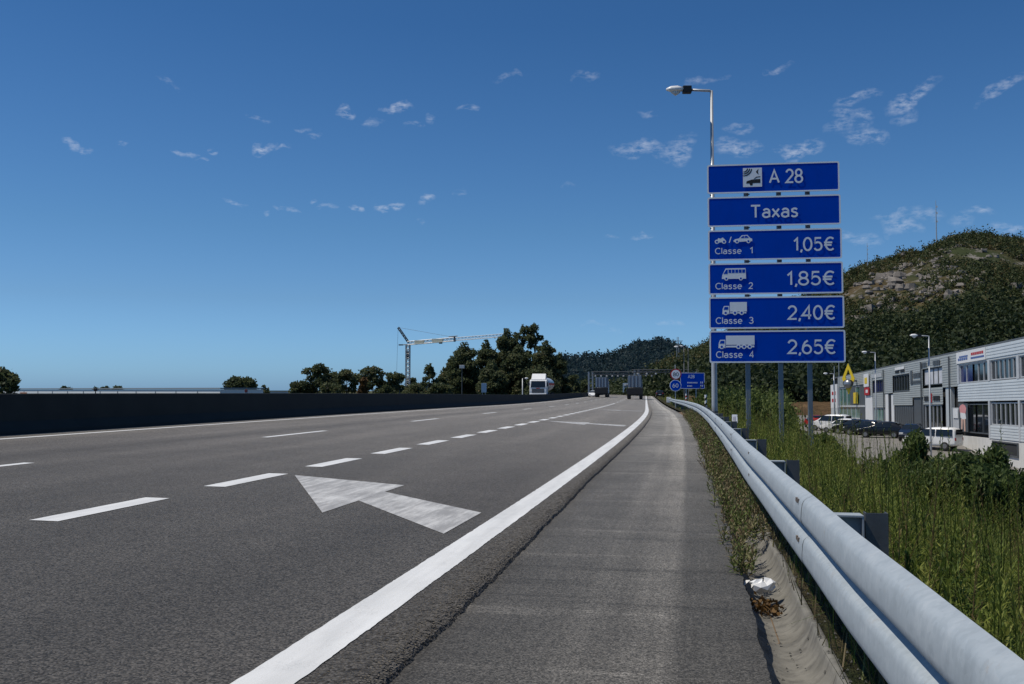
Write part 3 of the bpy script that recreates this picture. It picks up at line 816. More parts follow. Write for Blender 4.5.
# ------------------------------------------------------------------ vehicles
def loft(m, secs):
    n = len(secs[0]); b = len(m.v)
    for q in secs: m.v += [tuple(p) for p in q]
    for i in range(len(secs) - 1):
        for j in range(n):
            k = (j + 1) % n; m.f.append((b + i * n + j, b + i * n + k, b + (i + 1) * n + k, b + (i + 1) * n + j))
    m.f.append(tuple(b + j for j in range(n))); m.f.append(tuple(b + (len(secs) - 1) * n + j for j in range(n)))
def paint(name, c, rough=.3): return simple(name, c, rough, 0, .04, 1, 0, 60, .5, .08)
def make_wheel(parent, x, y, r, w):
    s_ = 1 if y > 0 else -1
    t = MB().disc((x, y, r), r, (0, 1, 0), w, 24).build('wheel', M['rubber'], parent, bevel=.02)
    MB().disc((x, y + s_ * w * .5, r), r * .62, (0, 1, 0), .02, 16).build('rim', M['rim'], t)
CARS = {  # (x along, z top, half width at roof/bonnet) nose at +x
  'hatch': (4.1, [(2.05, .55, .66), (1.98, .72, .74), (1.5, .88, .80), (.95, .98, .80), (.25, 1.42, .60), (-.4, 1.52, .60), (-1.2, 1.48, .58), (-1.75, 1.18, .66), (-1.98, .95, .76), (-2.05, .60, .74)], .86, .30),
  'estate': (4.6, [(2.3, .55, .66), (2.2, .72, .76), (1.6, .88, .82), (.95, .98, .82), (.25, 1.40, .62), (-.6, 1.48, .62), (-1.8, 1.44, .60), (-2.2, 1.10, .70), (-2.3, .60, .74)], .88, .31),
  'van': (4.4, [(2.2, .55, .70), (2.1, .85, .78), (1.5, 1.05, .82), (1.1, 1.15, .80), (.5, 1.70, .68), (-.2, 1.82, .70), (-1.9, 1.82, .70), (-2.14, 1.60, .74), (-2.2, .60, .80)], .90, .32),
  'pickup': (4.9, [(2.45, .60, .70), (2.35, .85, .80), (1.6, 1.05, .84), (1.0, 1.12, .82), (.45, 1.68, .64), (-.5, 1.74, .66), (-2.2, 1.74, .68), (-2.4, 1.5, .72), (-2.45, .65, .82)], .90, .36)}
def make_car(name, label, style, col, loc, rz, group=None, cat='car', tilt=0):
    L, pr, W, wr = CARS[style]
    t = thing(name, label, cat, loc, rz, group)
    belt = .93 if style in ('hatch', 'estate') else 1.08
    m = MB(); secs = []
    def sec(x, zt, wt):
        zb = .24 if abs(x) < L / 2 - .15 else .34
        e = 1 - .10 * max(0, (abs(x) - L / 2 + .5) / .5)
        w = W * e; bz = min(belt, zt - .02); r2 = []
        top = max(zt, bz + .01)
        half = [(w * .93, zb), (w, zb + .16), (w * 1.0, .6 if bz > .62 else bz * .9), (w * .975, bz), ((w * .975 + wt) / 2 * 1.02, (bz + top) / 2), (min(wt, w * .97), top - .03), (wt * .7, top)]
        return [(x, a, z) for a, z in half] + [(x, -a, z) for a, z in half[::-1]]
    for (x, z, w) in pr: secs.append(sec(x, z, w))
    loft(m, secs)
    m.build('body', col, t, smooth=True, sub=1)
    # glazing follows the body section, 12 mm proud
    def zw(x):
        for a, b in zip(pr[:-1], pr[1:]):
            if b[0] <= x <= a[0]:
                u = (x - a[0]) / (b[0] - a[0]); return a[1] + (b[1] - a[1]) * u, a[2] + (b[2] - a[2]) * u
        return pr[-1][1:]
    roof = [q for q in pr if q[1] > belt + .3]; xf = roof[0][0]; xr_ = roof[-1][0]
    def side(xa, xb, sgn):
        pts = []
        for x, f in ((xa, .06), (xb, .06), (xb, .84), (xa, .84)):
            xx = x if f < .5 else max(min(x, xf - .05), xr_ + .05)
            zt, wt = zw(xx if f > .5 else x); zt = max(zt, belt + .1)
            z = belt + (max(roof, key=lambda q: q[1])[1] - .06 - belt) * f if f > .5 else belt + .03
            z = min(z, zt - .06)
            ff = (z - belt) / (max(zt, belt + .05) - .03 - belt); y = W * .975 + (wt - W * .975) * ff + .014
            pts.append((xx if f > .5 else x, sgn * y, z))
        return pts
    n_w = 3 if style in ('estate',) else 2
    xs = [xf + .42] + [xf + .3 - (xf - xr_ + .15) * (i + 1) / n_w for i in range(n_w)]
    for sg in (-1, 1):
        for a, b in zip(xs[:-1], xs[1:]):
            q = side(a - .04, b + .04, sg); MB().poly(q, (0, sg, 0), .006).build('side_window', M['glass'], t)
    fa = [q for q in pr if q[0] > xf]; f0 = fa[-1]; f1 = roof[0]
    def cross(q0, q1, u0, u1, dx, nm):
        pts = []
        for u, s_ in ((u0, -1), (u0, 1), (u1, 1), (u1, -1)):
            x = q0[0] + (q1[0] - q0[0]) * u; z = q0[1] + (q1[1] - q0[1]) * u; w = (q0[2] + (q1[2] - q0[2]) * u) * .93
            pts.append((x + dx, s_ * w, z + .02))
        MB().poly(pts, (0, 0, 1), .008).build(nm, M['glass'], t)
    cross(f0, f1, .08, .9, .02, 'windscreen')
    ra = [q for q in pr if q[0] < xr_]
    if style in ('hatch', 'estate'): cross(roof[-1], ra[0], .12, .85, -.02, 'rear_window')
    else: MB().box((pr[-2][0] - .035, 0, belt + .36), (.03, W * 1.35, .42)).build('rear_window', M['glass'], t)
    for sx in (1, -1):
        for sy in (1, -1): make_wheel(t, sx * L * .305, sy * (W - .10), wr, .20)
    for sg in (-1, 1):
        MB().box((L / 2 - .12, sg * W * .66, .70), (.14, .34, .15)).build('headlight', M['lamp_clear'], t, bevel=.03)
        MB().box((-L / 2 + .07, sg * W * .78, .86), (.12, .2, .26)).build('tail_light', M['lamp_red'], t, bevel=.03)
        MB().box((f0[0] - .28, sg * (W + .09), belt + .08), (.10, .18, .13)).build('mirror', col, t, bevel=.03)
    MB().box((L / 2 - .01, 0, .45), (.03, .5, .11)).build('number_plate', M['sign_white'], t)
    MB().box((-L / 2 + .0, 0, .62), (.03, .5, .11)).build('number_plate', M['sign_white'], t)
    return t
CP = dict(white=paint('car_white', (.74, .75, .75)), black=paint('car_black', (.012, .013, .015), .22), navy=paint('car_navy', (.012, .017, .03), .22),
          grey=paint('car_grey', (.10, .105, .11)), silver=paint('car_silver', (.45, .46, .47)), red=paint('car_red', (.35, .02, .02)))
def lot_car(x, Zd, *a, **k):
    p = at(x, Zd); p.z = lot_z(p.x, p.y); return p
def place_car(name, label, style, col, x, Zd, rz, cat='car'):
    return make_car(name, label, style, CP[col], lot_car(x, Zd), rz, 'vehicles parked outside the shops', cat)
place_car('parked_van', 'white high roofed van parked nearest, half hidden behind the bush', 'van', 'white', 931, 82, PI / 2 + .95, 'van')
place_car('parked_car', 'dark car half hidden behind the white van', 'hatch', 'navy', 910.5, 88, -PI / 2 - .35)
place_car('parked_car', 'black hatchback standing broadside in the middle of the lot', 'hatch', 'black', 880, 92, PI - .35)
place_car('parked_car', 'black car directly behind the broadside black hatchback', 'hatch', 'navy', 864.5, 97, PI / 2 + .9)
place_car('parked_car', 'dark grey car between the white cars and the black cars', 'hatch', 'black', 852.5, 100, PI / 2 + .9)
place_car('parked_car', 'white car in the row, second from the left end', 'hatch', 'white', 840.5, 103, PI / 2 + 1.0)
place_car('parked_van', 'white van at the left end of the parked row near the red car', 'van', 'white', 829, 109, PI / 2 + 1.0, 'van')
place_car('parked_car', 'red car partly hidden behind a sign post', 'hatch', 'red', 814, 119, PI / 2 + .15)

# lorries
def lorry_rear(label, s, o, boxmat, low):
    p = rp(s, o); t = thing('lorry', label, 'lorry', p, head(s) + PI / 2, 'lorries driving away')
    # local x forward; rear at x=0
    bx = MB().box((4.2, 0, 2.95), (8.4, 2.3, 2.0)).build('cargo_box', boxmat, t, bevel=.03)
    for e in (-1, 1):
        MB().box((-.02, e * .57, 2.95), (.04, 1.1, 1.9)).build('rear_door', simple('door_grey', (.12, .145, .18), .5) if 'dg' not in M else M['dg'], bx)
        M['dg'] = bpy.data.materials['door_grey']
        for q in (.28, .9): MB().tube([(-.06, e * q, 2.0), (-.06, e * q, 3.9)], .035, 6).build('lock_rod', M['sign_pale_blue'], bx)
        MB().box((-.05, e * 1.02, .95), (.08, .42, .2)).build('tail_light', M['lamp_red'], t)
    MB().box((.6, 0, 1.36), (1.7, 2.66, 1.05)).build('underrun', M['black'], t, bevel=.02)
    MB().box((-.03, 0, .75), (.1, 2.4, .2)).build('bumper', M['black'], t)
    MB().box((4.2, 0, 1.0), (8.6, .9, .3)).build('chassis', M['black'], t)
    c = MB().box((9.5, 0, 2.0), (1.9, 2.4, 2.5)).build('cab', CP['white'], t, bevel=.12)
    MB().box((10.46, 0, 2.5), (.03, 2.1, .9)).build('windscreen', M['glass'], c)
    for sx in (1.1, 2.4, 9.3):
        for e in (-1, 1):
            w = MB().disc((sx, e * 1.0, .5), .5, (0, 1, 0), .5, 20).build('wheel', M['rubber'], t, bevel=.03)
            MB().disc((sx, e * 1.26, .5), .28, (0, 1, 0), .03, 14).build('rim', M['rim'], w)
    for e in (-1, 1): MB().box((.45, e * 1.0, .48), (.03, .55, .6)).build('mud_flap', M['black'], t)
    return t
M['curtain_a'] = simple('curtain_grey_blue', (.11, .15, .21), .5); M['curtain_b'] = simple('curtain_grey', (.12, .13, .14), .5)
lorry_rear('left one of two dark lorries driving away, grey blue rear doors', 198, -10.4, M['curtain_a'], 0)
lorry_rear('right one of two dark lorries driving away, at the end of the shoulder line', 166, -3.45, M['curtain_b'], 0)
def road_car(label, style, col, x, Zd, back=True, name='car', dz=-.45):
    p = at(x, Zd, dz); return make_car(name, label, style, CP[col], p, PI / 2 + .05 + (0 if back else PI), None)
road_car('dark car stopped far ahead where the guardrail ends', 'hatch', 'black', 659.5, 215)
road_car('white car far ahead between the two lorries', 'estate', 'white', 620.5, 330)
road_car('white car on the opposite carriageway left of the dark lorries', 'estate', 'white', 593, 205, False)
p = at(627, 300, -.45)
t = thing('distant_lorry', 'pale blue lorry cab far ahead just left of the right lorry', 'lorry', p, PI / 2 + .05)
MB().box((0, 0, 2.2), (6, 2.4, 2.9)).build('cargo_box', M['sign_pale_blue'], t, bevel=.05)
MB().box((0, 0, .75), (6.2, 2.2, .4)).build('chassis', M['black'], t)
MB().box((-3.03, 0, 3.2), (.05, 1.8, .5)).build('top_panel', M['white_paint'], t)
for sx in (-2, 2):
    for e in (-1, 1): MB().disc((sx, e * .95, .48), .48, (0, 1, 0), .35, 16).build('wheel', M['rubber'], t)

# oncoming tanker lorry
Zd = 142; p = at(538, Zd, 0)
tk = thing('tanker_lorry', 'white oncoming tanker lorry showing above the concrete barrier', 'lorry', (p.x, p.y, -.25), -PI / 2 + .045)
cab = MB(); 
pf = [(0, .45), (.06, 1.2), (.04, 1.75), (-.22, 2.72), (-.5, 2.86), (-2.1, 2.86), (-2.1, .45)]
cab.poly([(x, -1.22, z) for x, z in pf], (0, 1, 0), 2.44).build('cab', M['white_paint'], tk, bevel=.07)
MB().poly([(.065, -1.06, 1.74), (.065, 1.06, 1.74), (-.19, .98, 2.66), (-.19, -.98, 2.66)], (1, 0, .2), .012).build('windscreen', M['glass'], tk)
MB().box((.07, 0, 1.28), (.06, 1.75, .62)).build('grille', M['black'], tk, bevel=.03)
gb = MB()
for q in range(4): gb.box((.105, 0, 1.06 + q * .15), (.012, 1.65, .035))
build_each(gb, 'grille_bar', M['pole'], tk)
MB().box((.05, 0, 1.64), (.04, .5, .1)).build('badge', M['red'], tk)
MB().box((.08, 0, .68), (.12, 2.44, .42)).build('bumper', M['white_paint'], tk, bevel=.05)
for e in (-1, 1):
    MB().box((.15, e * .92, .72), (.04, .36, .2)).build('headlight', M['lamp_clear'], tk)
    MB().box((-.1, e * 1.36, 2.2), (.12, .2, .55)).build('mirror', M['black'], tk, bevel=.03)
    MB().poly([(-.35, e * 1.225, 1.8), (-1.15, e * 1.225, 1.8), (-1.15, e * 1.225, 2.6), (-.5, e * 1.225, 2.6)], (0, e, 0), .01).build('side_window', M['glass'], tk)
MB().poly([(-.35, -1.0, 2.88), (-.35, 1.0, 2.88), (-1.35, .95, 3.72), (-1.35, -.95, 3.72)], (-1, 0, -.4), .10).build('wind_deflector', M['white_paint'], tk)
for e in (-1, 1): MB().poly([(-.35, e * .98, 2.88), (-1.35, e * .95, 3.70), (-2.0, e * .95, 3.70), (-2.0, e * .98, 2.88)], (0, e, 0), .03).build('deflector_side', M['white_paint'], tk)
tn = MB(); vs = []; fs = []; N = 24
for xx, f in ((-2.7, .55), (-2.9, .92), (-3.1, 1), (-11.2, 1), (-11.45, .9), (-11.6, .5)):
    for j in range(N): a = 2 * PI * j / N; vs.append((xx, 1.25 * f * math.cos(a), 2.25 + 1.0 * f * math.sin(a)))
for i in range(5):
    for j in range(N): fs.append((i * N + j, i * N + (j + 1) % N, i * N + N + (j + 1) % N, i * N + N + j))
fs += [tuple(range(N)), tuple(range(5 * N, 6 * N))]
tank = tn.add(vs, fs).build('tank', CP['silver'], tk, smooth=True)
bd = MB()
for e in (-1, 1): bd.box((-7.2, e * 1.255, 2.25), (7.6, .012, .32))
build_each(bd, 'stripe', M['red'], tank)
MB().box((-7, 0, .95), (9.5, .9, .35)).build('chassis', M['black'], tk)
for sx in (-1.1, -3.6, -8.6, -9.9, -11.1):
    for e in (-1, 1):
        w = MB().disc((sx, e * 1.02, .5), .5, (0, 1, 0), .36, 20).build('wheel', M['rubber'], tk, bevel=.03)
        MB().disc((sx, e * 1.21, .5), .28, (0, 1, 0), .03, 14).build('rim', M['rim'], w)

# ------------------------------------------------------------------ tower crane
Zd = 300; p = at(407.8, Zd); zg = -4.0
cr = thing('tower_crane', 'pale tower crane with long jib and raised counter strut behind the barrier', 'crane', (p.x, p.y, zg), YAW - .18)
Ht = hgt(344.5, Zd) - zg
def lattice(m, a, b, w, h, n, r=.07):
    a, b = Vector(a), Vector(b); d = b - a; up = Vector((0, 0, 1)) if abs(d.normalized().z) < .9 else Vector((0, 1, 0)); sd = d.cross(up).normalized(); up = sd.cross(d).normalized()
    cs = [a + sd * i * w / 2 + up * j * h / 2 for i in (-1, 1) for j in (-1, 1)]
    for c in cs: m.tube([c, c + d], r, 5)
    for (i, j) in ((0, 1), (1, 3), (3, 2), (2, 0)):
        for q in range(n):
            m.tube([cs[i] + d * q / n, cs[j] + d * (q + 1) / n], r * .6, 4); m.tube([cs[i] + d * q / n, cs[j] + d * q / n], r * .6, 4)
m = MB(); lattice(m, (0, 0, 0), (0, 0, Ht), 1.1, 1.1, 14, .13); m.build('mast', M['pole'], cr)
m = MB(); m.box((0, 0, 1.0), (3.4, 3.4, .5)); m.box((0, 0, Ht - 3.2), (.75, .75, 2.2)); m.build('base_frame', M['steel_dark'], cr)
ang = rad(4.2); JL = 29.5
jd = Vector((math.cos(ang), 0, math.sin(ang)))
m = MB(); lattice(m, (0, 0, Ht + .4), Vector((0, 0, Ht + .4)) + jd * JL * .5, .95, 1.0, 12, .12); lattice(m, Vector((0, 0, Ht + .4)) + jd * JL * .5, Vector((0, 0, Ht + .35)) + jd * JL, .85, .85, 14, .07)
jib = m.build('jib', M['white_paint'], cr)
m = MB(); m.box((JL * .49, 0, Ht + .4 + JL * .49 * math.tan(ang)), (.35, 1.2, 1.5)); m.tube([(JL * .43, 0, Ht + 1.3 + JL * .43 * math.tan(ang)), (JL * .52, 0, Ht + 1.3 + JL * .52 * math.tan(ang))], .16, 6); m.build('joint', M['steel_dark'], jib)
M['cream'] = simple('cream_board', (.88, .80, .58), .6)
for a, b in ((.075, .17), (.26, .37)):
    c = Vector((0, 0, Ht + .45)) + jd * JL * (a + b) / 2
    MB().box(c, (JL * (b - a), 1.15, 1.05)).build('banner', M['cream'], jib)
m = MB(); m.box((JL * .345, 0, Ht - .35 + JL * .345 * math.tan(ang)), (.9, .7, .5)); m.build('trolley', M['steel_dark'], jib)
m = MB(); lattice(m, (.2, 0, Ht + .6), (-3.1, 0, Ht + 5.2), .5, .5, 6, .11); m.build('strut', M['steel_dark'], cr)
m = MB(); m.tube([(-2.6, 0, Ht - .1), (0, 0, Ht)], .15, 6); m.box((-2.2, 0, Ht - .1), (1.2, .8, .35)); m.build('counter_arm', M['steel_dark'], cr)
m = MB(); m.tube([(-3.1, 0, Ht + 5.2), (-3.7, 0, 3.0)], .035, 4); m.tube([(-3.1, 0, Ht + 5.2), tuple(Vector((0, 0, Ht + .9)) + jd * JL * .5)], .035, 4); m.build('stay_cable', M['steel_dark'], cr)

# ------------------------------------------------------------------ leaf cards (many small faces, one mesh per crown)
def leaf_mesh(name, C, size, tint, mat, parent=None, aspect=1.6, up=None):
    """C (N,3) centres, size (N,), random orientation; each leaf clump is a bent quad"""
    N = len(C)
    a = RNG.normal(size=(N, 3)); 
    if up is not None: a = a * .6 + up
    a /= np.linalg.norm(a, axis=1)[:, None]
    b = RNG.normal(size=(N, 3)); b -= (b * a).sum(1)[:, None] * a; b /= np.linalg.norm(b, axis=1)[:, None]
    s1 = (size * .5 * aspect)[:, None]; s2 = (size * .5)[:, None]
    V = np.empty((N, 4, 3)); V[:, 0] = C - a * s1; V[:, 1] = C + b * s2 + a * s1 * .1; V[:, 2] = C + a * s1; V[:, 3] = C - b * s2 - a * s1 * .05
    return quad_mesh(name, V, tint, mat, parent)
def quad_mesh(name, V, tint, mat, parent=None):
    N = len(V); me = bpy.data.meshes.new(name)
    me.vertices.add(N * 4); me.vertices.foreach_set('co', np.ascontiguousarray(V, dtype=np.float32).ravel())
    me.loops.add(N * 4); me.loops.foreach_set('vertex_index', np.arange(N * 4, dtype=np.int32))
    me.polygons.add(N); me.polygons.foreach_set('loop_start', np.arange(0, N * 4, 4, dtype=np.int32))
    try: me.polygons.foreach_set('loop_total', np.full(N, 4, dtype=np.int32))
    except Exception: pass
    at_ = me.attributes.new('tint', 'FLOAT', 'POINT'); at_.data.foreach_set('value', np.repeat(np.clip(tint, 0, 1), 4).astype(np.float32))
    me.update(calc_edges=True); me.materials.append(mat)
    o = bpy.data.objects.new(name, me); COL.objects.link(o)
    if parent: o.parent = parent
    return o
def clump_points(cs, n_each, shell=.55):
    P = []; T = []
    for (c, r, tb) in cs:
        n = max(4, int(n_each * (r[0] * r[1] * r[2]) ** (2 / 3) if n_each < 400 else n_each))
        d = RNG.normal(size=(n, 3)); d /= np.linalg.norm(d, axis=1)[:, None]
        q = (shell + (1 - shell) * RNG.random(n) ** .6)[:, None] * (1 + .18 * RNG.normal(size=(n, 1)))
        P.append(np.array(c) + d * q * np.array(r)); T.append(np.full(n, tb) + RNG.normal(size=n) * .14)
    return np.concatenate(P), np.concatenate(T)
def tree(name, label, cat, base, H, W, kind, dens=26, leaf=.5, group=None, mat='leaf_tree', lean=0):
    """tapered trunk with limbs, crown of leaf clumps gathered round the limb ends"""
    t = thing(name, label, cat, base, 0, group)
    tr = MB(); cs = []
    nl = {'euc': 11, 'round': 16, 'cone': 14, 'mass': 30}[kind]
    r0 = max(.12, H * .022)
    top = Vector((lean * W, 0, H * (.86 if kind != 'round' else .7)))
    pts = [Vector((0, 0, -.5)), Vector((lean * W * .2 + random.uniform(-.2, .2), random.uniform(-.2, .2), H * .3)), Vector((lean * W * .6, 0, H * .6)), top]
    tr.tube(pts, [r0, r0 * .75, r0 * .5, r0 * .15], 8)
    for i in range(nl):
        u = (i + .5) / nl; a = i * 2.4 + random.uniform(-.5, .5)
        if kind == 'euc':
            h0 = H * (.38 + .5 * u); rr = W * .5 * (.55 + .45 * random.random()) * (1.0 - .55 * max(0, u - .5)); z1 = h0 + H * random.uniform(.05, .14)
            cr_ = W * random.uniform(.15, .24)
        elif kind == 'round':
            h0 = H * .28; el = random.random(); rr = W * .36 * math.sqrt(1 - el * el * .9); z1 = H * (.36 + .46 * el); cr_ = W * random.uniform(.16, .23)
        elif kind == 'cone':
            h0 = H * (.12 + .8 * u); rr = W * .42 * (1 - u) ** .8 + .1; z1 = h0 + H * .02; cr_ = max(.8, W * .24 * (1.1 - u))
        else:
            h0 = H * (.12 + .62 * u); rr = W * .40 * random.uniform(.5, 1.0) * (1.1 - .6 * u ** 2); z1 = h0 + H * random.uniform(.05, .16); cr_ = W * random.uniform(.15, .24)
        c = Vector((math.cos(a) * rr + lean * W * (z1 / H), math.sin(a) * rr, min(z1, H - cr_ * .55)))
        tr.tube([pts[1].lerp(top, max(0, (h0 / H - .3) / .6)) if h0 > H * .3 else pts[0].lerp(pts[1], h0 / (H * .3)), c], [r0 * .35, r0 * .08], 5, False)
        cs.append((c, (cr_ * random.uniform(.9, 1.2), cr_ * random.uniform(.9, 1.2), cr_ * random.uniform(.65, .9)), random.uniform(.2, .75)))
    cs.append((top + Vector((0, 0, H * .02)), (W * .16, W * .16, H - top.z if kind != 'round' else W * .2), .5))
    tr.build('trunk', M['bark'], t, smooth=True)
    P, T = clump_points(cs, dens * (1 / leaf) ** 2 * .9)
    P[:, 2] = np.minimum(P[:, 2], H + .3)
    leaf_mesh('crown', P, np.full(len(P), leaf) * (.7 + .6 * RNG.random(len(P))), T, M[mat], t)
    return t
# (column, top row, width in px, depth, kind, label)
TR = [
 (2, 361, 38, 150, 'round', 'dense dark tree cut by the left edge above the long roof'),
 (66, 385.2, 15, 420, 'round', 'low distant tree standing alone above the long roof'),
 (95, 385, 11, 420, 'round', 'leftmost of three small distant trees above the long roof'),
 (105.5, 384, 10, 430, 'round', 'middle one of three small distant trees above the long roof'),
 (118, 384.6, 13, 425, 'round', 'rightmost of three small distant trees above the long roof'),
 (241, 374.6, 36, 230, 'round', 'broad round dark tree at the right end of the long roof'),
 (264.5, 381.5, 11, 250, 'round', 'small round tree right of the broad round tree'),
 (300, 377, 22, 250, 'round', 'low tree at the left foot of the tall slender eucalyptus'),
 (317, 364.6, 24, 250, 'euc', 'tallest slender eucalyptus in the group left of the crane'),
 (328, 373, 18, 262, 'euc', 'thin open eucalyptus right of the tallest slender one'),
 (336, 372.5, 16, 270, 'euc', 'narrow open eucalyptus in the middle of the group'),
 (347, 370.5, 23, 252, 'euc', 'rounded eucalyptus at the right end of the group before the rusty bush'),
 (331, 382, 26, 245, 'round', 'low dark bushy tree under the slender eucalyptus trees'),
 (308, 384, 24, 255, 'round', 'low dark bushy tree at the foot of the tallest slender eucalyptus'),
 (373, 366.8, 21, 250, 'euc', 'leaning open eucalyptus just right of the rusty bush'),
 (384, 378, 16, 262, 'round', 'low bushy tree between the leaning eucalyptus and the crane'),
 (396, 373, 21, 250, 'euc', 'open crowned eucalyptus immediately left of the crane mast'),
 (411, 374.5, 14, 330, 'round', 'low tree behind the foot of the crane mast'),
 (429.5, 365.0, 27, 250, 'cone', 'pointed conifer right of the crane mast'),
 (441, 370.5, 16, 262, 'round', 'small round tree between the conifer and the large dark trees'),
 (388, 383.5, 22, 245, 'round', 'low dark shrubby tree under the eucalyptus left of the crane'),
 (441, 379, 26, 240, 'round', 'low spreading tree right of the conifer in front of the grove'),
 (416, 382, 26, 240, 'round', 'low pale green shrubby tree at the foot of the conifer'),
 (464, 343.5, 34, 262, 'mass', 'large dark tree at the left of the high grove'),
 (486, 341.5, 28, 270, 'mass', 'large dark tree under the tip of the crane jib'),
 (452, 357, 24, 268, 'mass', 'dark tree filling the left flank of the high grove'),
 (507, 330, 30, 275, 'mass', 'tall dark tree left of the twin topped eucalyptus'),
 (523, 325.6, 20, 278, 'euc', 'tall eucalyptus with a small knob top, left of the highest one'),
 (535, 324.2, 20, 276, 'euc', 'highest eucalyptus of the grove with a separate round top'),
 (518, 346, 34, 258, 'mass', 'broad dark tree in front of the tall eucalyptus trees'),
 (546, 342, 30, 262, 'mass', 'broad dark tree right of the highest eucalyptus'),
 (560, 353.5, 20, 268, 'mass', 'lower dark tree at the right end of the grove beside the far hill'),
 (492, 362, 30, 250, 'mass', 'low dark tree in front of the grove above the grey box'),
 (540, 366, 34, 245, 'mass', 'low dark tree directly behind the tanker lorry'),
 (573, 371, 16, 300, 'round', 'small tree right of the tanker lorry'),
 (586, 377, 13, 320, 'round', 'small low tree left of the gantry legs'),
]
for (x, yt, w, Zd, kd, lab) in TR:
    p = at(x, Zd); gz = ground_z(p.x, p.y) - .2
    tree('tree', lab, 'tree', (p.x, p.y, gz), hgt(yt, Zd) - gz, w * Zd / FPX, kd, 30 if kd != 'mass' else 34, .42 if Zd < 300 else .6, 'trees beyond the motorway')
p = at(363.3, 240); gz = -4
tree('bush', 'narrow rusty orange bush between the eucalyptus group and the leaning tree', 'bush', (p.x, p.y, gz), hgt(377.5, 240) - gz, 2.2, 'cone', 40, .35, None, 'leaf_rust')

# thin masts, box sign and small poles before the grove
p = at(462, 235); t = thing('light_mast', 'slim dark mast with a lamp cluster in front of the high grove', 'mast', (p.x, p.y, -4))
MB().tube([(0, 0, 0), (0, 0, hgt(366.5, 235) + 4)], [.14, .07], 8).build('pole', M['steel_dark'], t)
MB().box((0, 0, hgt(366.8, 235) + 4), (1.2, .4, .8)).build('lamp_cluster', M['pole'], t, bevel=.05)
p = at(484, 215); t = thing('sign_back', 'grey blue back of a road sign above the barrier in front of the grove', 'road sign', (p.x, p.y, -1), YAW)
MB().box((0, 0, (hgt(383.2, 215) + hgt(392.5, 215)) / 2 + 1), (1.1, .08, 2.0)).build('panel', M['sign_pale_blue'], t, bevel=.02)
for e in (-.35, .35): MB().box((e, .1, 1.2), (.1, .1, 3.2)).build('post', M['pole'], t)
p = at(522.5, 190); lamp_post('lamp_post', 'short lamp post left of the tanker lorry', (p.x, p.y, -3), hgt(378.5, 190) + 3, .12, .08, .3, YAW + PI, None, 1.0)

# ------------------------------------------------------------------ flat roofed sheds on the left
M['shed'] = simple('shed_cladding', (.70, .72, .74), .5, 0, .1, .05); M['shed_roof'] = simple('shed_roof', (.22, .25, .28), .6, 0, .1, .1)
M['rust'] = simple('rusty_patch', (.35, .17, .11), .8)
def shed(label, xa, Za, xb, Zb, Zd, yt, depth, band):
    a, b = at(xa, Za), at(xb, Zb); W = (b - a).length; c = (a + b) / 2
    t = thing('warehouse', label, 'building', (c.x, c.y, -5), math.atan2(b.y - a.y, b.x - a.x), 'flat roofed sheds beyond the barrier'); H = hgt(yt, Zd) + 5
    m = MB(); m.box((0, depth / 2, H / 2 - .1), (W, depth, H - .2)); 
    n = int(W / 6)
    m.build('wall', M['shed'], t)
    q = MB()
    for i in range(n + 1): q.box((-W / 2 + W * i / n, -.04, H / 2 - .2), (.12, .06, H - .5))
    build_each(q, 'pilaster', M['shed_roof'], t)
    MB().box((0, depth / 2, H - .05), (W + .3, depth + .3, .16)).build('roof', M['shed_roof'], t)
    if band: MB().box((W * .34, -.06, H - 1.0), (3, .04, .6)).build('rust_panel', M['rust'], t)
shed('very long low flat roofed grey shed behind the barrier at the left', -320, 420, 221, 140, 210, 388.7, 7, True)
shed('farther dark grey flat roofed shed between the round tree and the eucalyptus group', 222, 290, 268, 275, 280, 390.6, 7, False)

# ------------------------------------------------------------------ shop and showroom building on the right
BX = 22.0; SL = .0165
bld = thing('commercial_building', 'long grey clad two storey row of shops with a car showroom at its far end', 'building', (BX, 73, 0))
def zb_(Y): return -SL * (Y - 73)
def face(mb, Ya, Yb, za, zc, x=0.0, t=.1):
    """wall slab on the facade between Ya and Yb; z follows the fall of the street"""
    v = []
    for xx in (-x, -x + t):
        for (Y, z) in ((Ya, za), (Yb, za), (Yb, zc), (Ya, zc)): v.append((xx, Y - 73, z + zb_(Y)))
    mb.add(v, [(0, 1, 2, 3), (7, 6, 5, 4), (0, 4, 5, 1), (1, 5, 6, 2), (2, 6, 7, 3), (3, 7, 4, 0)])
def siding(mb, Ya, Yb, za, zc, x=0.0, pitch=.215):
    n = max(1, int(round((zc - za) / pitch))); p_ = (zc - za) / n; b = len(mb.v); row = 0
    for i in range(n):
        for (dz, dx) in ((0, .018), (.05, .018), (p_ * .85, .0), (p_, .0)):
            for Y in (Ya, Yb): mb.v.append((-x - dx, Y - 73, za + i * p_ + dz + zb_(Y)))
            row += 1
    for i in range(row - 1): mb.f.append((b + 2 * i, b + 2 * i + 1, b + 2 * i + 3, b + 2 * i + 2))
def window(parent, Ya, Yb, za, zc, n, x, glass='glass', frame='white_frame', fr=.09, recess=.12, h=0):
    fm = MB(); w = (Yb - Ya) / n
    for i in range(n + 1): face(fm, Ya + i * w - fr / 2, Ya + i * w + fr / 2, za, zc, x, .10)
    face(fm, Ya, Yb, za, za + fr, x + .003, .10); face(fm, Ya, Yb, zc - fr, zc, x + .003, .10)
    for q in range(h): 
        z = za + (zc - za) * (q + 1) / (h + 1); face(fm, Ya, Yb, z - .04, z + .04, x - .004, .06)
    o = fm.build('window', M[frame], parent)
    pm = MB(); face(pm, Ya, Yb, za + .02, zc - .02, x - .07, .03); pm.build('pane', M[glass], o); return o
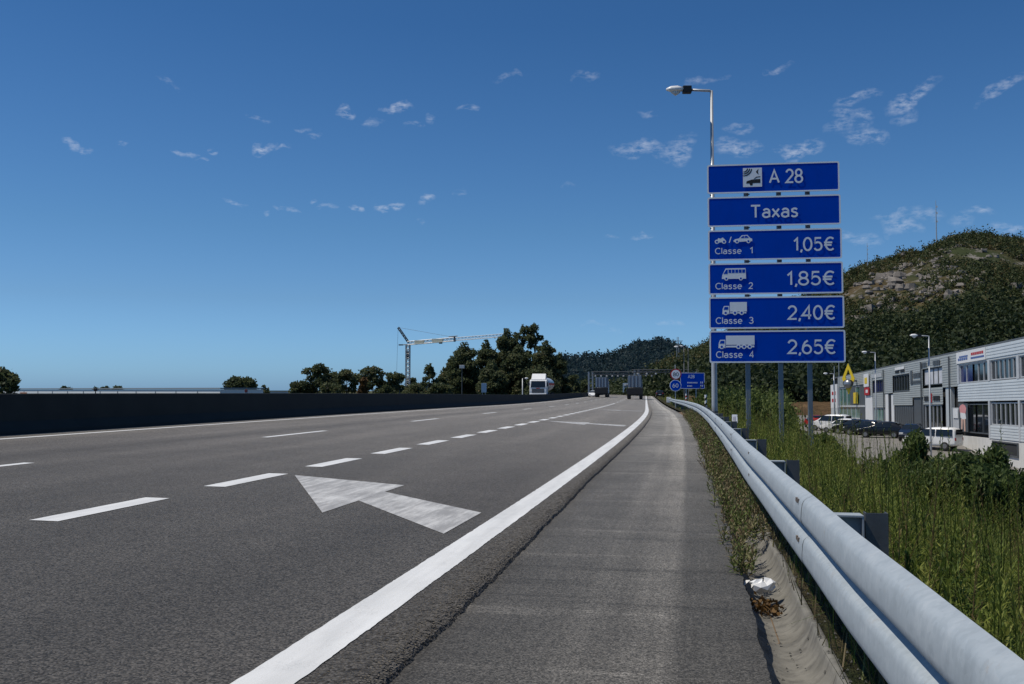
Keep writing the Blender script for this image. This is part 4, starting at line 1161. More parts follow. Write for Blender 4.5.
M['white_frame'] = simple('window_frame', (.50, .52, .54), .4); M['clad_a'] = simple('blue_grey_siding', (.56, .60, .62), .45, .1, .07, .4, 0, 60, None, .1)
M['clad_b'] = simple('green_grey_siding', (.35, .37, .36), .5, .1, .07, .4, 0, 60, None, .12); M['clad_dark'] = simple('dark_grey_panel', (.075, .085, .095), .5)
M['roof'] = simple('roof_sheet', (.26, .29, .31), .5); M['cornice'] = simple('roof_edge', (.12, .13, .14), .5)
M['inner'] = simple('dark_interior', (.02, .022, .024), .9); M['banner_blue'] = simple('banner_blue', (.08, .13, .33), .5); M['pale'] = simple('pale_board', (.70, .71, .72), .5, 0, .06, 1)
M['poster'] = simple('grey_white_poster', (.55, .56, .60), .5, 0, .5, 1.2); M['pink'] = simple('poster_pink', (.62, .27, .27), .6); M['skin'] = simple('poster_skin', (.60, .40, .32), .6)
# core volume behind the facade
cm = MB(); 
for (Ya, Yb, zlow) in ((58, 90.6, -5.2), (90.6, 137, -3.2), (137, 172.4, -3.2)):
    v = []
    for xx in (.35, 26):
        for (Y, z) in ((Ya, zlow), (Yb, zlow), (Yb, 4.45), (Ya, 4.45)): v.append((xx, Y - 73, z + zb_(Y)))
    cm.add(v, [(0, 1, 2, 3), (7, 6, 5, 4), (0, 4, 5, 1), (1, 5, 6, 2), (2, 6, 7, 3), (3, 7, 4, 0)])
cm.build('wall', M['inner'], bld)
MB().span((.05, 57.85 - 73, -5.4), (26.2, 57.97 - 73, 4.9)).build('end_wall', M['clad_a'], bld)
MB().span((26.05, 57.9 - 73, -5.4), (26.2, 172.4 - 73, 2.9)).build('back_wall', M['clad_a'], bld)
rm = MB(); face(rm, 57.8, 172.6, 4.62, 4.74, .12, 26.4); rm.build('roof', M['cornice'], bld)
# right hand module
a_ = MB(); siding(a_, 58, 82.4, 3.66, 4.6, .12); siding(a_, 58, 90.6, .42, 1.92, .12); siding(a_, 58, 81.4, -2.42, -1.4, .12)
face(a_, 58, 90.6, 3.5, 3.66, .1, .4); build_each(a_, 'siding', M['clad_a'], bld, recalc=False)
pm = MB()
for Y in (90.4, 81.3, 74.3, 66.6, 59.5): face(pm, Y - .28, Y + .28, 1.92, 3.55, .15, .45)
for Y in (81.4, 74.2, 66.6): face(pm, Y - .2, Y + .2, -2.42, .42, .15, .45)
build_each(pm, 'pillar', M['white_frame'], bld)
window(bld, 86.2, 90.1, 1.95, 3.5, 2, .02, 'glass_blue'); window(bld, 81.6, 86.2, 1.95, 3.5, 3, .02)
window(bld, 74.6, 81.0, 1.97, 3.5, 6, .02); window(bld, 66.9, 74.0, 1.97, 3.5, 6, .02); window(bld, 59.8, 66.3, 1.97, 3.5, 6, .02)
window(bld, 74.4, 81.1, -1.4, .30, 6, .03); window(bld, 66.8, 74.0, -1.4, .30, 6, .03); window(bld, 59.8, 66.3, -1.4, .3, 6, .03)
window(bld, 85.6, 89.6, -2.15, .22, 2, .02, 'glass', 'clad_dark'); window(bld, 81.7, 85.6, -2.15, .22, 2, .02, 'glass', 'clad_dark')
q = MB(); face(q, 58, 89.8, -5.3, -2.44, .1, .4); q.build('plinth', M['concrete_pale'], bld)
window(bld, 74.6, 80.6, -3.55, -2.55, 1, .20, 'inner', 'clad_dark')
q = MB(); face(q, 81.9, 90.6, 3.62, 4.58, .2, .2); sb = q.build('sign_board', M['pale'], bld)
q = MB()
for i in range(5): face(q, 87.0 + i * .62, 87.5 + i * .62, 3.85, 4.05, .215, .02)
face(q, 86.9, 89.6, 4.1, 4.22, .215, .02); q.build('lettering', M['banner_blue'], sb)
q = MB()
for i in range(6): face(q, 82.4 + i * .6, 82.88 + i * .6, 4.12, 4.33, .215, .02)
q.build('lettering', M['red'], sb)
q = MB(); face(q, 82.2, 86, 3.84, 3.98, .215, .02); q.build('lettering', M['banner_blue'], sb)
# tall pink and white figure poster on the shop corner
ps = MB(); face(ps, 87.4, 90.3, -2.1, .25, .17, .03); po = ps.build('poster', M['clad_dark'], bld)
def fig(pts, mt, dx): 
    m = MB(); m.poly([(-.178 - dx, 88.85 - 73 - a * 3.4, z + zb_(89)) for a, z in pts], (-1, 0, 0), .004); m.build('print', M[mt], po)
fig([(-.28, -.55), (-.34, -.1), (-.2, .12), (.0, .2), (.2, .1), (.3, -.15), (.22, -.6)], 'pink', 0)
fig([(-.24, -.95), (-.26, -.52), (.22, -.56), (.28, -1.0), (0, -1.08)], 'pale', .004)
fig([(-.2, -2.05), (-.18, -1.0), (-.02, -1.05), (-.08, -2.05)], 'skin', .008); fig([(.08, -2.05), (.04, -1.05), (.2, -1.0), (.2, -2.05)], 'skin', .008)
# entrance recess
q = MB(); face(q, 90.7, 93.2, -2.2, -.1, .02, .05); q.build('door', M['white_frame'], bld)
q = MB(); face(q, 91, 92.6, -1.0, -.2, .08, .03); q.build('pane', M['pale'], bld)
q = MB(); face(q, 93.3, 95.2, -2.3, 1.7, .05, .3); build_each(q, 'pillar', M['clad_a'], bld)
# middle modules
b_ = MB(); siding(b_, 90.65, 96.0, 1.72, 4.6, .12); siding(b_, 96.0, 104.0, 3.68, 4.6, .12); siding(b_, 104.0, 110.2, .95, 4.6, .12)
siding(b_, 110.2, 119.4, 3.5, 4.6, .12); siding(b_, 109.0, 119.4, .15, 1.58, .10); siding(b_, 119.4, 125.4, 1.55, 4.6, .12); siding(b_, 125.4, 132.8, 3.28, 4.6, .12)
siding(b_, 124.6, 132.8, -.1, 1.7, .10); siding(b_, 132.8, 138.6, 1.5, 4.6, .12); siding(b_, 96.0, 104, .2, 1.78, .10)
siding(b_, 138.6, 164.4, 3.0, 4.6, .12); siding(b_, 132.6, 134, 1.3, 4.4, .14)
build_each(b_, 'siding', M['clad_b'], bld, recalc=False)
window(bld, 96.2, 103.8, 2.05, 3.66, 4, .02, 'poster', 'clad_dark'); window(bld, 110.5, 119.2, 1.63, 3.5, 6, .02, 'glass', 'clad_dark', .14)
window(bld, 125.6, 132.6, 1.75, 3.26, 5, .02, 'glass_blue', 'clad_dark'); window(bld, 97.2, 103.6, -2.25, .18, 4, .02, 'glass', 'white_frame')
window(bld, 125.4, 132.4, -2.2, -.15, 3, .02, 'glass_green', 'white_frame')
q = MB(); face(q, 109, 118.6, -1.95, .1, .03, .1); gd = q.build('roller_door', M['clad_dark'], bld)
q = MB()
for i in range(10): face(q, 109.1 + i * 1.05, 109.22 + i * 1.05, -1.95, .1, .05, .03)
build_each(q, 'rib', M['black'], gd)
q = MB(); face(q, 104.1, 108.9, -2.3, .95, .0, .1); q.build('panel', M['clad_dark'], bld)
q = MB(); face(q, 119.5, 121.0, -2.2, 1.4, .02, .1); face(q, 122.6, 124.4, -2.2, 1.5, .08, .3); face(q, 133, 138.4, -2.2, 1.45, .12, .3); build_each(q, 'pillar', M['pale'], bld)
q = MB(); face(q, 121, 122.6, -2.2, 1.4, .0, .1); q.build('entrance', M['black'], bld)
# dark lettering and marks on the facade (unreadable at this distance: short strokes)
def strokes(parent, Ya, Yb, za, zc, n, mat, x=.2, gaps=()):
    q = MB(); w = (Yb - Ya) / n
    for i in range(n):
        if i in gaps: continue
        face(q, Ya + i * w + w * .08, Ya + (i + 1) * w - w * .10, za, zc, x, .04)
        if random.random() < .6: face(q, Ya + i * w + w * .3, Ya + (i + 1) * w - w * .35, (za + zc) / 2 - .06, zc - .12, x + .004, .02)
    return q.build('lettering', M[mat], parent)
strokes(bld, 96.6, 104.8, 3.86, 4.28, 12, 'clad_dark', .2, (4, 5, 7))
strokes(bld, 105.0, 108.2, 2.95, 3.4, 5, 'clad_dark'); strokes(bld, 105.0, 108.9, 2.35, 2.6, 7, 'clad_dark'); 
q = MB(); face(q, 108.6, 109.5, 2.3, 3.7, .2, .04); q.build('emblem', M['clad_dark'], bld)
strokes(bld, 112.5, 117.6, 3.72, 4.0, 7, 'black', .2, (3,)); q = MB(); face(q, 112.6, 117.6, 4.05, 4.35, .2, .03); q.build('sign_strip', M['pale'], bld)
strokes(bld, 97, 99.6, .55, 1.0, 4, 'black', .18); strokes(bld, 101.6, 103.4, .55, 1.0, 3, 'black', .18)
q = MB(); face(q, 100.1, 101.1, .4, 1.25, .18, .03); q.build('emblem', M['red'], bld); q = MB(); face(q, 100.4, 100.8, .6, 1.05, .2, .02); q.build('emblem', M['pale'], bld)
strokes(bld, 126.0, 133.0, 3.6, 4.1, 8, 'white_frame', .19)
# showroom
window(bld, 139.2, 164.0, -1.75, 2.95, 6, .02, 'glass_green', 'white_frame', .2, .12, 0)
q = MB(); face(q, 138.8, 164.3, -.05, .2, .12, .1); q.build('transom', M['white_frame'], bld)
q = MB(); face(q, 139.2, 143.5, -1.7, 2.9, .06, .02); face(q, 147.5, 152.0, .3, 2.9, .06, .02); build_each(q, 'pane', M['clad_dark'], bld)
q = MB(); face(q, 164.6, 172.4, -.2, 3.6, .22, .3); tw = q.build('sign_tower', M['pale'], bld)
q = MB(); face(q, 164.6, 172.4, -2.6, -.2, .2, .3); q.build('wall', M['clad_a'], bld)
q = MB(); face(q, 166.4, 170.8, 1.9, 2.45, .24, .03); face(q, 166.4, 170.8, .75, 1.3, .24, .03); build_each(q, 'red_mark', M['red'], tw)
# yellow pylon emblem with a silver disc, hung before the showroom
Yc = 145.2; ea = rad(38); eu = Vector((math.cos(ea), -math.sin(ea) * -1 * -1, 0)); eu = Vector((math.cos(ea), -math.sin(ea), 0)); en = Vector((-math.sin(ea), -math.cos(ea), 0))
eo = Vector((-1.2, Yc - 73, 3.9 + zb_(Yc)))
def ept(u, z, d=0): return eo + eu * u + en * d + Vector((0, 0, z))
def dia(hw, hh, zc): return [ept(-hw, zc), ept(0, zc + hh), ept(hw, zc), ept(0, zc - hh)]
q = MB(); o_ = dia(.95, 2.15, 0); i_ = dia(.46, 1.15, .2)
for a in range(4): q.poly([o_[a], o_[(a + 1) % 4], i_[(a + 1) % 4], i_[a]], en, .16)
em_ = q.build('emblem', M['yellow'], bld)
q = MB(); q.tube([ept(0, -.75, .20), ept(0, -.75, .45), ept(0, -.75, .62), ept(0, -.75, .70)], [.62, .58, .36, .08], 20); q.build('emblem_disc', M['rim'], em_, smooth=True)
q = MB(); q.poly([ept(.82 * math.cos(i * PI / 12), -.65 + .55 * math.sin(i * PI / 12), .17) for i in range(24)], en, .03); q.build('emblem_plate', M['black'], em_)
q = MB(); q.tube([ept(0, -.3, 0), Vector((0, Yc - 73 + .4, 3.6 + zb_(Yc)))], .12, 8); q.build('emblem_bracket', M['pole'], em_)
q = MB(); face(q, 144.6, 148.2, .45, 2.0, .2, .05); q.build('yellow_poster', M['yellow'], bld)
q = MB(); face(q, 134.6, 138.4, 2.6, 4.3, .3, .05); yb = q.build('sign_board', M['pale'], bld); q = MB(); face(q, 135.6, 137.6, 3.0, 3.8, .32, .03); q.build('emblem', M['yellow'], yb)
q = MB(); face(q, 134.2, 138.0, 1.5, 2.5, .3, .05); rb = q.build('sign_board', M['red'], bld); q = MB(); face(q, 135.2, 136.8, 1.8, 2.2, .32, .03); q.build('emblem', M['pale'], rb)
# pipes and lights
q = MB()
for Y in (93.0, 104.2, 124.5): q.tube([(-.25, Y - 73, -2.3 + zb_(Y)), (-.25, Y - 73, 4.4 + zb_(Y))], .07, 6)
build_each(q, 'downpipe', M['steel_dark'], bld)
# lamps and small masts on the lot
for (x, Zd, yt, lab) in ((929.3, 74, 336, 'tall lamp post in the lot in front of the shops, highest of the lot lamps'), (875.3, 104, 352.5, 'lamp post in the lot left of the tallest one'), (833.5, 135, 373.8, 'lamp post at the far left corner of the showroom')):
    p = at(x, Zd); z = lot_z(p.x, p.y); lamp_post('lot_lamp', lab, (p.x, p.y, z), hgt(yt, Zd) - z, .075, .05, .75, YAW, 'lamp posts on the parking lot', .8)
for (x, yt, lab) in ((834.2, 366, 'left one of two thin flag poles beside the showroom'), (838.8, 362.5, 'right one of two thin flag poles beside the showroom')):
    p = at(x, 150); z = lot_z(p.x, p.y); t = thing('flag_pole', lab, 'pole', (p.x, p.y, z), 0, 'thin poles beside the showroom')
    MB().tube([(0, 0, 0), (0, 0, hgt(yt, 150) - z)], [.08, .04], 8).build('pole', M['pole'], t); MB().tube([(0, 0, 0), (0, 0, .2)], .2, 10).build('base', M['concrete'], t)

# ------------------------------------------------------------------ hills
def prof_interp(tab, x):
    if x <= tab[0][0]: return tab[0][1]
    for a, b in zip(tab[:-1], tab[1:]):
        if x <= b[0]: return a[1] + (b[1] - a[1]) * (x - a[0]) / (b[0] - a[0])
    return tab[-1][1]
RIDGE = [(560, 396), (600, 388), (640, 372), (668, 352), (684, 346), (696, 342), (706, 337), (740, 318), (790, 296), (830, 279), (845, 271), (862, 262), (885, 256), (905, 250), (921, 244), (934, 237), (945, 232), (962, 230), (985, 231), (1024, 239), (1080, 246), (1160, 262), (1300, 300), (1450, 360)]
def hill_pt(x, u):
    """u 0 foot .. 1 ridge .. 1.5 behind"""
    b = math.atan((x - 512) / FPX) - YAW            # bearing from the road axis
    D = 500 + 60 * math.sin(b * 3); r0 = 212 + 40 * max(0, math.sin(b)) + max(0, (720 - x)) * .9
    r = r0 + (D - r0) * u
    Zc = D * math.cos(b + YAW)
    Hr = hgt(prof_interp(RIDGE, x), Zc) - 5.0
    g = u * u * (3 - 2 * u) * .55 + .45 * u if u <= 1 else 1 - (u - 1) * .8
    z = -5.5 + (Hr + 5.5) * g
    P = (r * math.sin(b), r * math.cos(b))
    z += (noise.fractal((P[0] * .018, P[1] * .018, 0), .9, 2.1, 5) * 5 * min(1, max(0, u * 2.5)) + 3 * noise.noise((P[0] * .06, P[1] * .06, 4)) * min(1, u * 2.5)) * min(1, max(.15, Hr / 40)) * (1 if u < .93 else .8)
    return Vector((P[0], P[1], z))
hm = MB(); hx = [560 + i * 7.5 for i in range(120)]; NU = 60
for x in hx:
    for j in range(NU + 1): hm.v.append(tuple(hill_pt(x, 1.5 * j / NU)))
for i in range(len(hx) - 1):
    for j in range(NU):
        a = i * (NU + 1) + j; hm.f.append((a, a + NU + 1, a + NU + 2, a + 1))
structure(hm.build('hill', M['hill'], smooth=True, recalc=False))
# woods and scrub on it: leaf clumps scattered over the slope, sparse on the rocky upper part
P = []; S = []; T = []
def blob(c, w, h, n, tb, leaf):
    d = RNG.normal(size=(n, 3)); d /= np.linalg.norm(d, axis=1)[:, None]; d[:, 2] = np.abs(d[:, 2]) * 1.15 - .15
    q = (.6 + .4 * RNG.random((n, 1))) * (1 + .15 * RNG.normal(size=(n, 1)))
    P.append(np.array((c.x, c.y, c.z)) + d * q * np.array((w / 2, w / 2, h))); T.append(tb + RNG.normal(size=n) * .13); S.append(leaf * (.7 + .6 * RNG.random(n)))
cnt = 0
for k_ in range(10500):
    x = random.uniform(570, 1120); u = random.random() ** .9 * 1.02
    q = hill_pt(x, u)
    n1 = noise.noise((q.x * .022, q.y * .022, 7)); n2 = noise.noise((q.x * .006, q.y * .006, 9))
    low = u < .42 + .18 * n2
    # bare scree below the summit, facing the road
    scree = math.exp(-((x - 915 + (u - .62) * 160) / 42) ** 2 - ((u - .62) / .16) ** 2)
    if not low and (n1 < -.42 or random.random() < scree * 1.0): continue
    if low:
        H = random.uniform(5.5, 10); w = random.uniform(4, 7.5); blob(q - Vector((0, 0, .5)), w, H, 70, random.uniform(.0, .55) + .2 * n2, .75)
    else:
        H = random.uniform(1.5, 4.8) * (1.4 if random.random() < .12 else 1); w = random.uniform(2.5, 6.5); blob(q - Vector((0, 0, .3)), w, H, 48, random.uniform(.25, .95), .62)
# dark belt of taller trees at the foot, behind the shops and the sign
for k_ in range(520):
    x = random.uniform(640, 1100); u = random.uniform(-.03, .16)
    q = hill_pt(x, max(u, 0)); q.z -= .5
    H = random.uniform(8, 13); w = random.uniform(5, 8); blob(q, w, H, 120, random.uniform(-.1, .22), .8)
for k_ in range(70):      # lower trees right behind the rail and the gantry
    p = at(random.uniform(632, 706), random.uniform(250, 330)); p.z = -5
    blob(p, random.uniform(4, 7), random.uniform(6, 11), 90, random.uniform(.2, .7), .8)
hw = leaf_mesh('hillside_wood', np.concatenate(P), np.concatenate(S), np.concatenate(T), M['leaf_hill'], None, 1.3); tag(hw, 'dark green woods and scrub covering the rocky hillside', 'woodland', None, 'stuff')
P = []; S = []; T = []
for k_ in range(150):
    Zd = random.uniform(62, 190); x = random.uniform(706, 792 - max(0, (Zd - 90)) * .15); p = at(x, Zd)
    if p.x < rp(p.y, 0).x + 2.2: continue
    t_ = min(1, max(0, (p.x - rp(p.y, .6).x) / (11.5 - rp(p.y, .6).x))); p.z = verge_pt(p.y, t_).z - .2
    H = max(.8, hgt(random.uniform(388, 404), Zd) - p.z); blob(p, random.uniform(1.6, 3.2), H, 520, random.uniform(.45, 1.0), .15)
bw = leaf_mesh('brush', np.concatenate(P), np.concatenate(S), np.concatenate(T), M['leaf_brush'], None, 2.0, np.array((0, 0, .7))); tag(bw, 'bright green brush between the posts of the toll sign', 'brush', None, 'stuff')
# boulders on the crest and in the scree
rk = MB()
for k_ in range(430):
    x = random.uniform(845, 1050); 
    if random.random() < .45: x = random.gauss(915, 30); u = random.gauss(.62, .14)
    else: u = random.uniform(.45, 1.0)
    u = max(.35, min(1, u))
    if noise.noise((x * .03, u * 6, 3)) < -.1 and random.random() < .7: continue
    q = hill_pt(x, u); r = random.uniform(.5, 1.5) * (1 if random.random() < .88 else 1.8)
    vs = []; fs = []; n = 8
    for i in range(1, 4):
        for j in range(n):
            a = 2 * PI * j / n; b = PI * i / 4 ; d = r * random.uniform(.6, 1.3)
            vs.append((q.x + d * math.sin(b) * math.cos(a) * 1.3, q.y + d * math.sin(b) * math.sin(a), q.z + d * math.cos(b) * 1.0 + r * .1))
    fs = [(i * n + j, i * n + (j + 1) % n, i * n + n + (j + 1) % n, i * n + n + j) for i in range(2) for j in range(n)] + [tuple(range(n))]
    rk.add(vs, fs)
M['rock'] = simple('granite', (.185, .165, .145), .9, 0, .6, .25, .2, 2)
tag(rk.build('boulders', M['rock']), 'pale granite boulders and scree on the upper hillside', 'rocks', None, 'stuff')
# masts on the summit
for (x, yb, yt, Zd, r, lab) in ((939.2, 236, 199, 450, .28, 'tall white radio mast on the hilltop'), (869.2, 259, 242, 440, .16, 'short thin radio mast on the left shoulder of the hill')):
    p = at(x, Zd); t = thing('radio_mast', lab, 'mast', (p.x, p.y, hgt(yb + 6, Zd)))
    H = hgt(yt, Zd) - hgt(yb + 6, Zd)
    MB().tube([(0, 0, 0), (0, 0, H * .62), (0, 0, H)], [r, r * .7, r * .35], 8).build('pole', M['pole'], t); m = MB()
    for q in (.5, .7, .85): m.box((r * 1.6, 0, H * q), (r * 1.6, r, r * 3))
    build_each(m, 'aerial', M['white_paint'], t)

FAR = [(380, 396), (470, 380), (520, 366), (545, 358), (568, 355), (591, 353.6), (608, 355), (619, 350.5), (630, 345.5), (638, 342), (645, 343.2), (661, 340.3), (672, 342.5), (682, 347), (700, 353), (740, 364), (800, 384), (850, 396)]
def far_pt(x, u):
    b = math.atan((x - 512) / FPX) - YAW; D = 1500; r0 = 620
    r = r0 + (D - r0) * u; Hr = hgt(prof_interp(FAR, x), D * math.cos(b + YAW)) - 6
    z = -8 + (Hr + 8) * (u ** 1.3 if u <= 1 else 1 - (u - 1)); X, Y = r * math.sin(b), r * math.cos(b)
    return Vector((X, Y, z + noise.fractal((X * .006, Y * .006, 1), .9, 2, 4) * 7 * min(1, u * 2) * (1 if u < .95 else .3)))
fm = MB(); fx = [380 + i * 8 for i in range(60)]
for x in fx:
    for j in range(31): fm.v.append(tuple(far_pt(x, 1.4 * j / 30)))
for i in range(59):
    for j in range(30):
        a = i * 31 + j; fm.f.append((a, a + 31, a + 32, a + 1))
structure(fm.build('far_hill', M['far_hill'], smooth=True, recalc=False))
P = []; S = []; T = []
for k_ in range(5200):
    x = random.uniform(390, 830); u = random.uniform(.1, 1.02); q = far_pt(x, u)
    blob(q, random.uniform(8, 16), random.uniform(7, 13), 30, random.uniform(.3, .7), 2.4)
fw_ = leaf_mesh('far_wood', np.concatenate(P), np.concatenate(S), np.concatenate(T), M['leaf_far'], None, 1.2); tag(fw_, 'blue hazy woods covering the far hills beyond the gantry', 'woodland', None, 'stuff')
# mid distance tree line on both sides of the road ahead
P = []; S = []; T = []
for k_ in range(420):
    x = random.uniform(560, 700); Zd = random.uniform(470, 640); p = at(x, Zd); p.z = -6
    blob(p, random.uniform(6, 10), random.uniform(7, 13), 70, random.uniform(.2, .8), 1.4)
mw = leaf_mesh('roadside_wood', np.concatenate(P), np.concatenate(S), np.concatenate(T), M['leaf_hill'], None, 1.2); tag(mw, 'mixed green trees massed behind the toll gantries', 'woodland', None, 'stuff')

# ------------------------------------------------------------------ verge plants
def weed_quads(base, H, n, lw, ll, tb, lean):
    """one upright weed: thin stem strip and n narrow leaves up its length"""
    out = []; tn = []
    up = np.array((lean[0], lean[1], 1.0)); up /= np.linalg.norm(up); b = np.array(base)
    for a in (0, 1):
        w = np.array((math.cos(a * 1.57), math.sin(a * 1.57), 0)) * .0035
        out.append([b - w, b + w, b + up * H + w * .3, b + up * H - w * .3]); tn.append(tb * .7)
    az = RNG.random() * 6.28 + np.arange(n) * 2.4 + RNG.normal(size=n) * .3
    f = (np.arange(n) + .5) / n; f = .06 + .94 * f
    L = ll * (1.05 - .75 * f ** 2) * (.8 + .4 * RNG.random(n)); el = RNG.uniform(.05, .7) + .7 * f + RNG.normal(size=n) * .18
    d = np.stack([np.cos(az) * np.cos(el), np.sin(az) * np.cos(el), np.sin(el)], 1); sd = np.stack([-np.sin(az), np.cos(az), np.zeros(n)], 1)
    c0 = b + up * H * f[:, None]; w = (lw * (.8 + .4 * RNG.random(n)))[:, None]
    tip = c0 + d * L[:, None] - np.array((0, 0, 1)) * (L * .25 * (1 - f))[:, None]; mid = c0 + d * L[:, None] * .5
    q = np.stack([c0, mid + sd * w, tip, mid - sd * w], 1)
    return np.array(out), q, np.array(tn), tb + RNG.normal(size=n) * .10 + .15 * f
Q = []; TT = []
def verge_xy(s, o):
    a = rp(s, .60); X1 = 11.5; t = (o - .60) / max(.5, (X1 - a.x)); return verge_pt(s, max(0, min(1, t)))
def scatter(n, s0, s1, o0, o1, Hr, nl, lw, ll, dry=.12):
    for i in range(n):
        s = s0 + (s1 - s0) * RNG.random() ** 1.0; o = o0 + (o1 - o0) * RNG.random()
        p = verge_xy(s, o)
        dn = noise.noise((p.x * .55, p.y * .55, 11))
        if dn < -.15 and RNG.random() < .75: continue
        big = .75 + .5 * noise.noise((p.x * .25, p.y * .25, 2)) + .25
        H = RNG.uniform(*Hr) * max(.4, min(1.3, big)) * (1.3 if RNG.random() < .08 else 1); 
        if o < 1.3: H *= .55 + .45 * (o - .6) / .7
        pt = noise.noise((p.x * .9, p.y * .9, 21)); tb = RNG.uniform(.02, .12) if RNG.random() < dry * (1 + 2 * max(0, -pt)) else min(.95, max(.2, RNG.uniform(.25, .75) + .55 * pt))
        a, q, t0, t1 = weed_quads(p, H, nl, lw, ll, tb, RNG.normal(size=2) * .10)
        if tb < .13: t1 = np.clip(t1 * .4, 0, .14)
        Q.append(a); TT.append(t0); Q.append(q); TT.append(t1)
def species(n, s0, s1, o0, o1, lod):
    for i in range(n):
        s = RNG.uniform(s0, s1); o = o0 + (o1 - o0) * RNG.random(); p = verge_xy(s, o)
        n1 = noise.noise((p.x * .7, p.y * .7, 11)); n2 = noise.noise((p.x * .33, p.y * .33, 31)); e = .55 + .45 * min(1, (o - .6) / .8)
        hk = 1 - .42 * max(0, min(1, (o - 1.2) / .8)) * max(0, min(1, (14 - s) / 4))
        if s > 5 and o < 3: hk *= 1.18
        r = RNG.random()
        if n2 > .30 and RNG.random() < .5: r = .75   # brown dried patch
        if r < .36 + .6 * n1:        # tall feathery plume
            H = RNG.uniform(.55, 1.02) * (1 + .35 * n2) * e * hk; nl = int(105 / lod); lw, ll = .0021 * lod, .062 * lod ** .5; tb = RNG.uniform(.35, .8) + .5 * n1; ln = .10
        elif r < .68:                # leafy herb
            H = RNG.uniform(.18, .62) * e * hk; nl = int(44 / lod ** .8); lw, ll = .0062 * lod ** .9, .11 * lod ** .4; tb = RNG.uniform(.2, .85); ln = .3
        elif r < .80:                # dry stalk
            H = RNG.uniform(.4, .95) * e * hk; nl = int(26 / lod); lw, ll = .0022 * lod, .06 * lod ** .4; tb = RNG.uniform(.03, .12); ln = .18
        else:                        # long grass tuft
            H = RNG.uniform(.05, .12); nl = int(26 / lod ** .7); lw, ll = .0032 * lod, RNG.uniform(.3, .55); tb = RNG.uniform(.35, .85); ln = .1
        a, q, t0, t1 = weed_quads(p, H, max(5, nl), lw, ll, tb, RNG.normal(size=2) * ln)
        if tb < .13: t1 = np.clip(t1 * .5, 0, .14)
        else: t1 = np.clip(t1, .17, 1)
        Q.append(a); TT.append(t0); Q.append(q); TT.append(t1)
species(1750, 1.2, 8, .76, 3.8, 1.0)
species(1450, 7, 18, .76, 6.2, 1.4)
species(1700, 16, 45, .80, 8.4, 2.4)
species(1200, 40, 115, .8, 9, 5)
species(500, 100, 200, .8, 8, 9)
ww = quad_mesh('tall_weeds', np.concatenate(Q), np.concatenate(TT), M['leaf_weed']); tag(ww, 'tall green weeds and grass filling the verge behind the guardrail', 'weeds', None, 'stuff')
# grass and straw close to the soil
def grass(n, s0, s1, o0, o1, h, w, fn):
    s = s0 + (s1 - s0) * RNG.random(n); o = o0 + (o1 - o0) * RNG.random(n)
    B = np.array([fn(a, b) for a, b in zip(s, o)]); az = RNG.random(n) * 6.28; H = h * (.5 + RNG.random(n))
    d = np.stack([np.cos(az), np.sin(az), np.zeros(n)], 1); sd = np.stack([-np.sin(az), np.cos(az), np.zeros(n)], 1) * w
    k = (.1 + .6 * RNG.random(n))[:, None] * H[:, None]; z = np.stack([np.zeros(n), np.zeros(n), H], 1)
    return np.stack([B - sd, B + sd, B + d * k + z + sd * .2, B + d * k + z - sd * .2], 1), RNG.random(n)
A, a = grass(9000, 1, 12, .62, 4.5, .22, .003, verge_xy); Bq, b = grass(7000, 10, 40, .62, 8, .3, .006, verge_xy)
C3, c3 = grass(2600, 2, 45, .56, .95, .18, .0035, lambda s, o: rp(s, o, -.06))
gg = quad_mesh('grass', np.concatenate([A, Bq]), np.concatenate([a, b]) * .75, M['leaf_weed']); tag(gg, 'short grass at the foot of the verge weeds', 'grass', None, 'stuff')
gs = quad_mesh('straw', C3, c3, M['leaf_dry']); tag(gs, 'dry straw and grass under the guardrail', 'grass', None, 'stuff')
# scrubby half dry plants choking the drain farther on
Q = []; TT = []
for i in range(1500):
    u = RNG.random(); s = 6.4 + 40 * u ** 1.6; o = RNG.uniform(.27, .62) if RNG.random() < .85 else RNG.uniform(.18, .35)
    if s < 8 and o > .38: continue
    if RNG.random() > .35 + .65 * min(1, max(0, (s - 6) / 5)): continue
    p = rp(s, o, -.07); H = RNG.uniform(.10, .34) * (.7 if s < 9 else min(1.6, 1 + (s - 9) / 30)); dry = RNG.random() < .5
    a, q, t0, t1 = weed_quads(p, H, 15, .007 if s < 15 else .014, .08, RNG.uniform(.1, .5) if dry else RNG.uniform(.7, .85), RNG.normal(size=2) * .32)
    Q += [a, q]; TT += [t0, t1]
dw = quad_mesh('drain_weeds', np.concatenate(Q), np.concatenate(TT), M['leaf_dry']); tag(dw, 'half dry low weeds choking the drain beside the shoulder', 'weeds', None, 'stuff')

def shrub(label, p, H, W, n, leaf, mat, group=None, spiky=0):
    t = thing('shrub', label, 'shrub', p, 0, group); m = MB(); cs = []
    for i in range(26):
        a = i * 2.4; rr = W * .46 * math.sqrt((i + .3) / 26); h = H * (1.0 - .35 * (rr / (W * .46)) ** 2) * random.uniform(.35, 1.06)
        c = Vector((math.cos(a) * rr, math.sin(a) * rr, h * .82)); m.tube([(0, 0, -.2), c * .5 + Vector((0, 0, .1)), c], [.03, .018, .006], 5, False)
        cs.append((c, (W * .15, W * .15, H * .17), random.uniform(.2, .8)))
    m.build('stem', M['bark'], t)
    Pq, Tq = clump_points(cs, (1000 if leaf < .06 else 500) + n, .30)
    leaf_mesh('foliage', Pq, np.full(len(Pq), leaf) * (.6 + .8 * RNG.random(len(Pq))), Tq, M[mat], t, 2.8, np.array((0, 0, .6)))
    return t
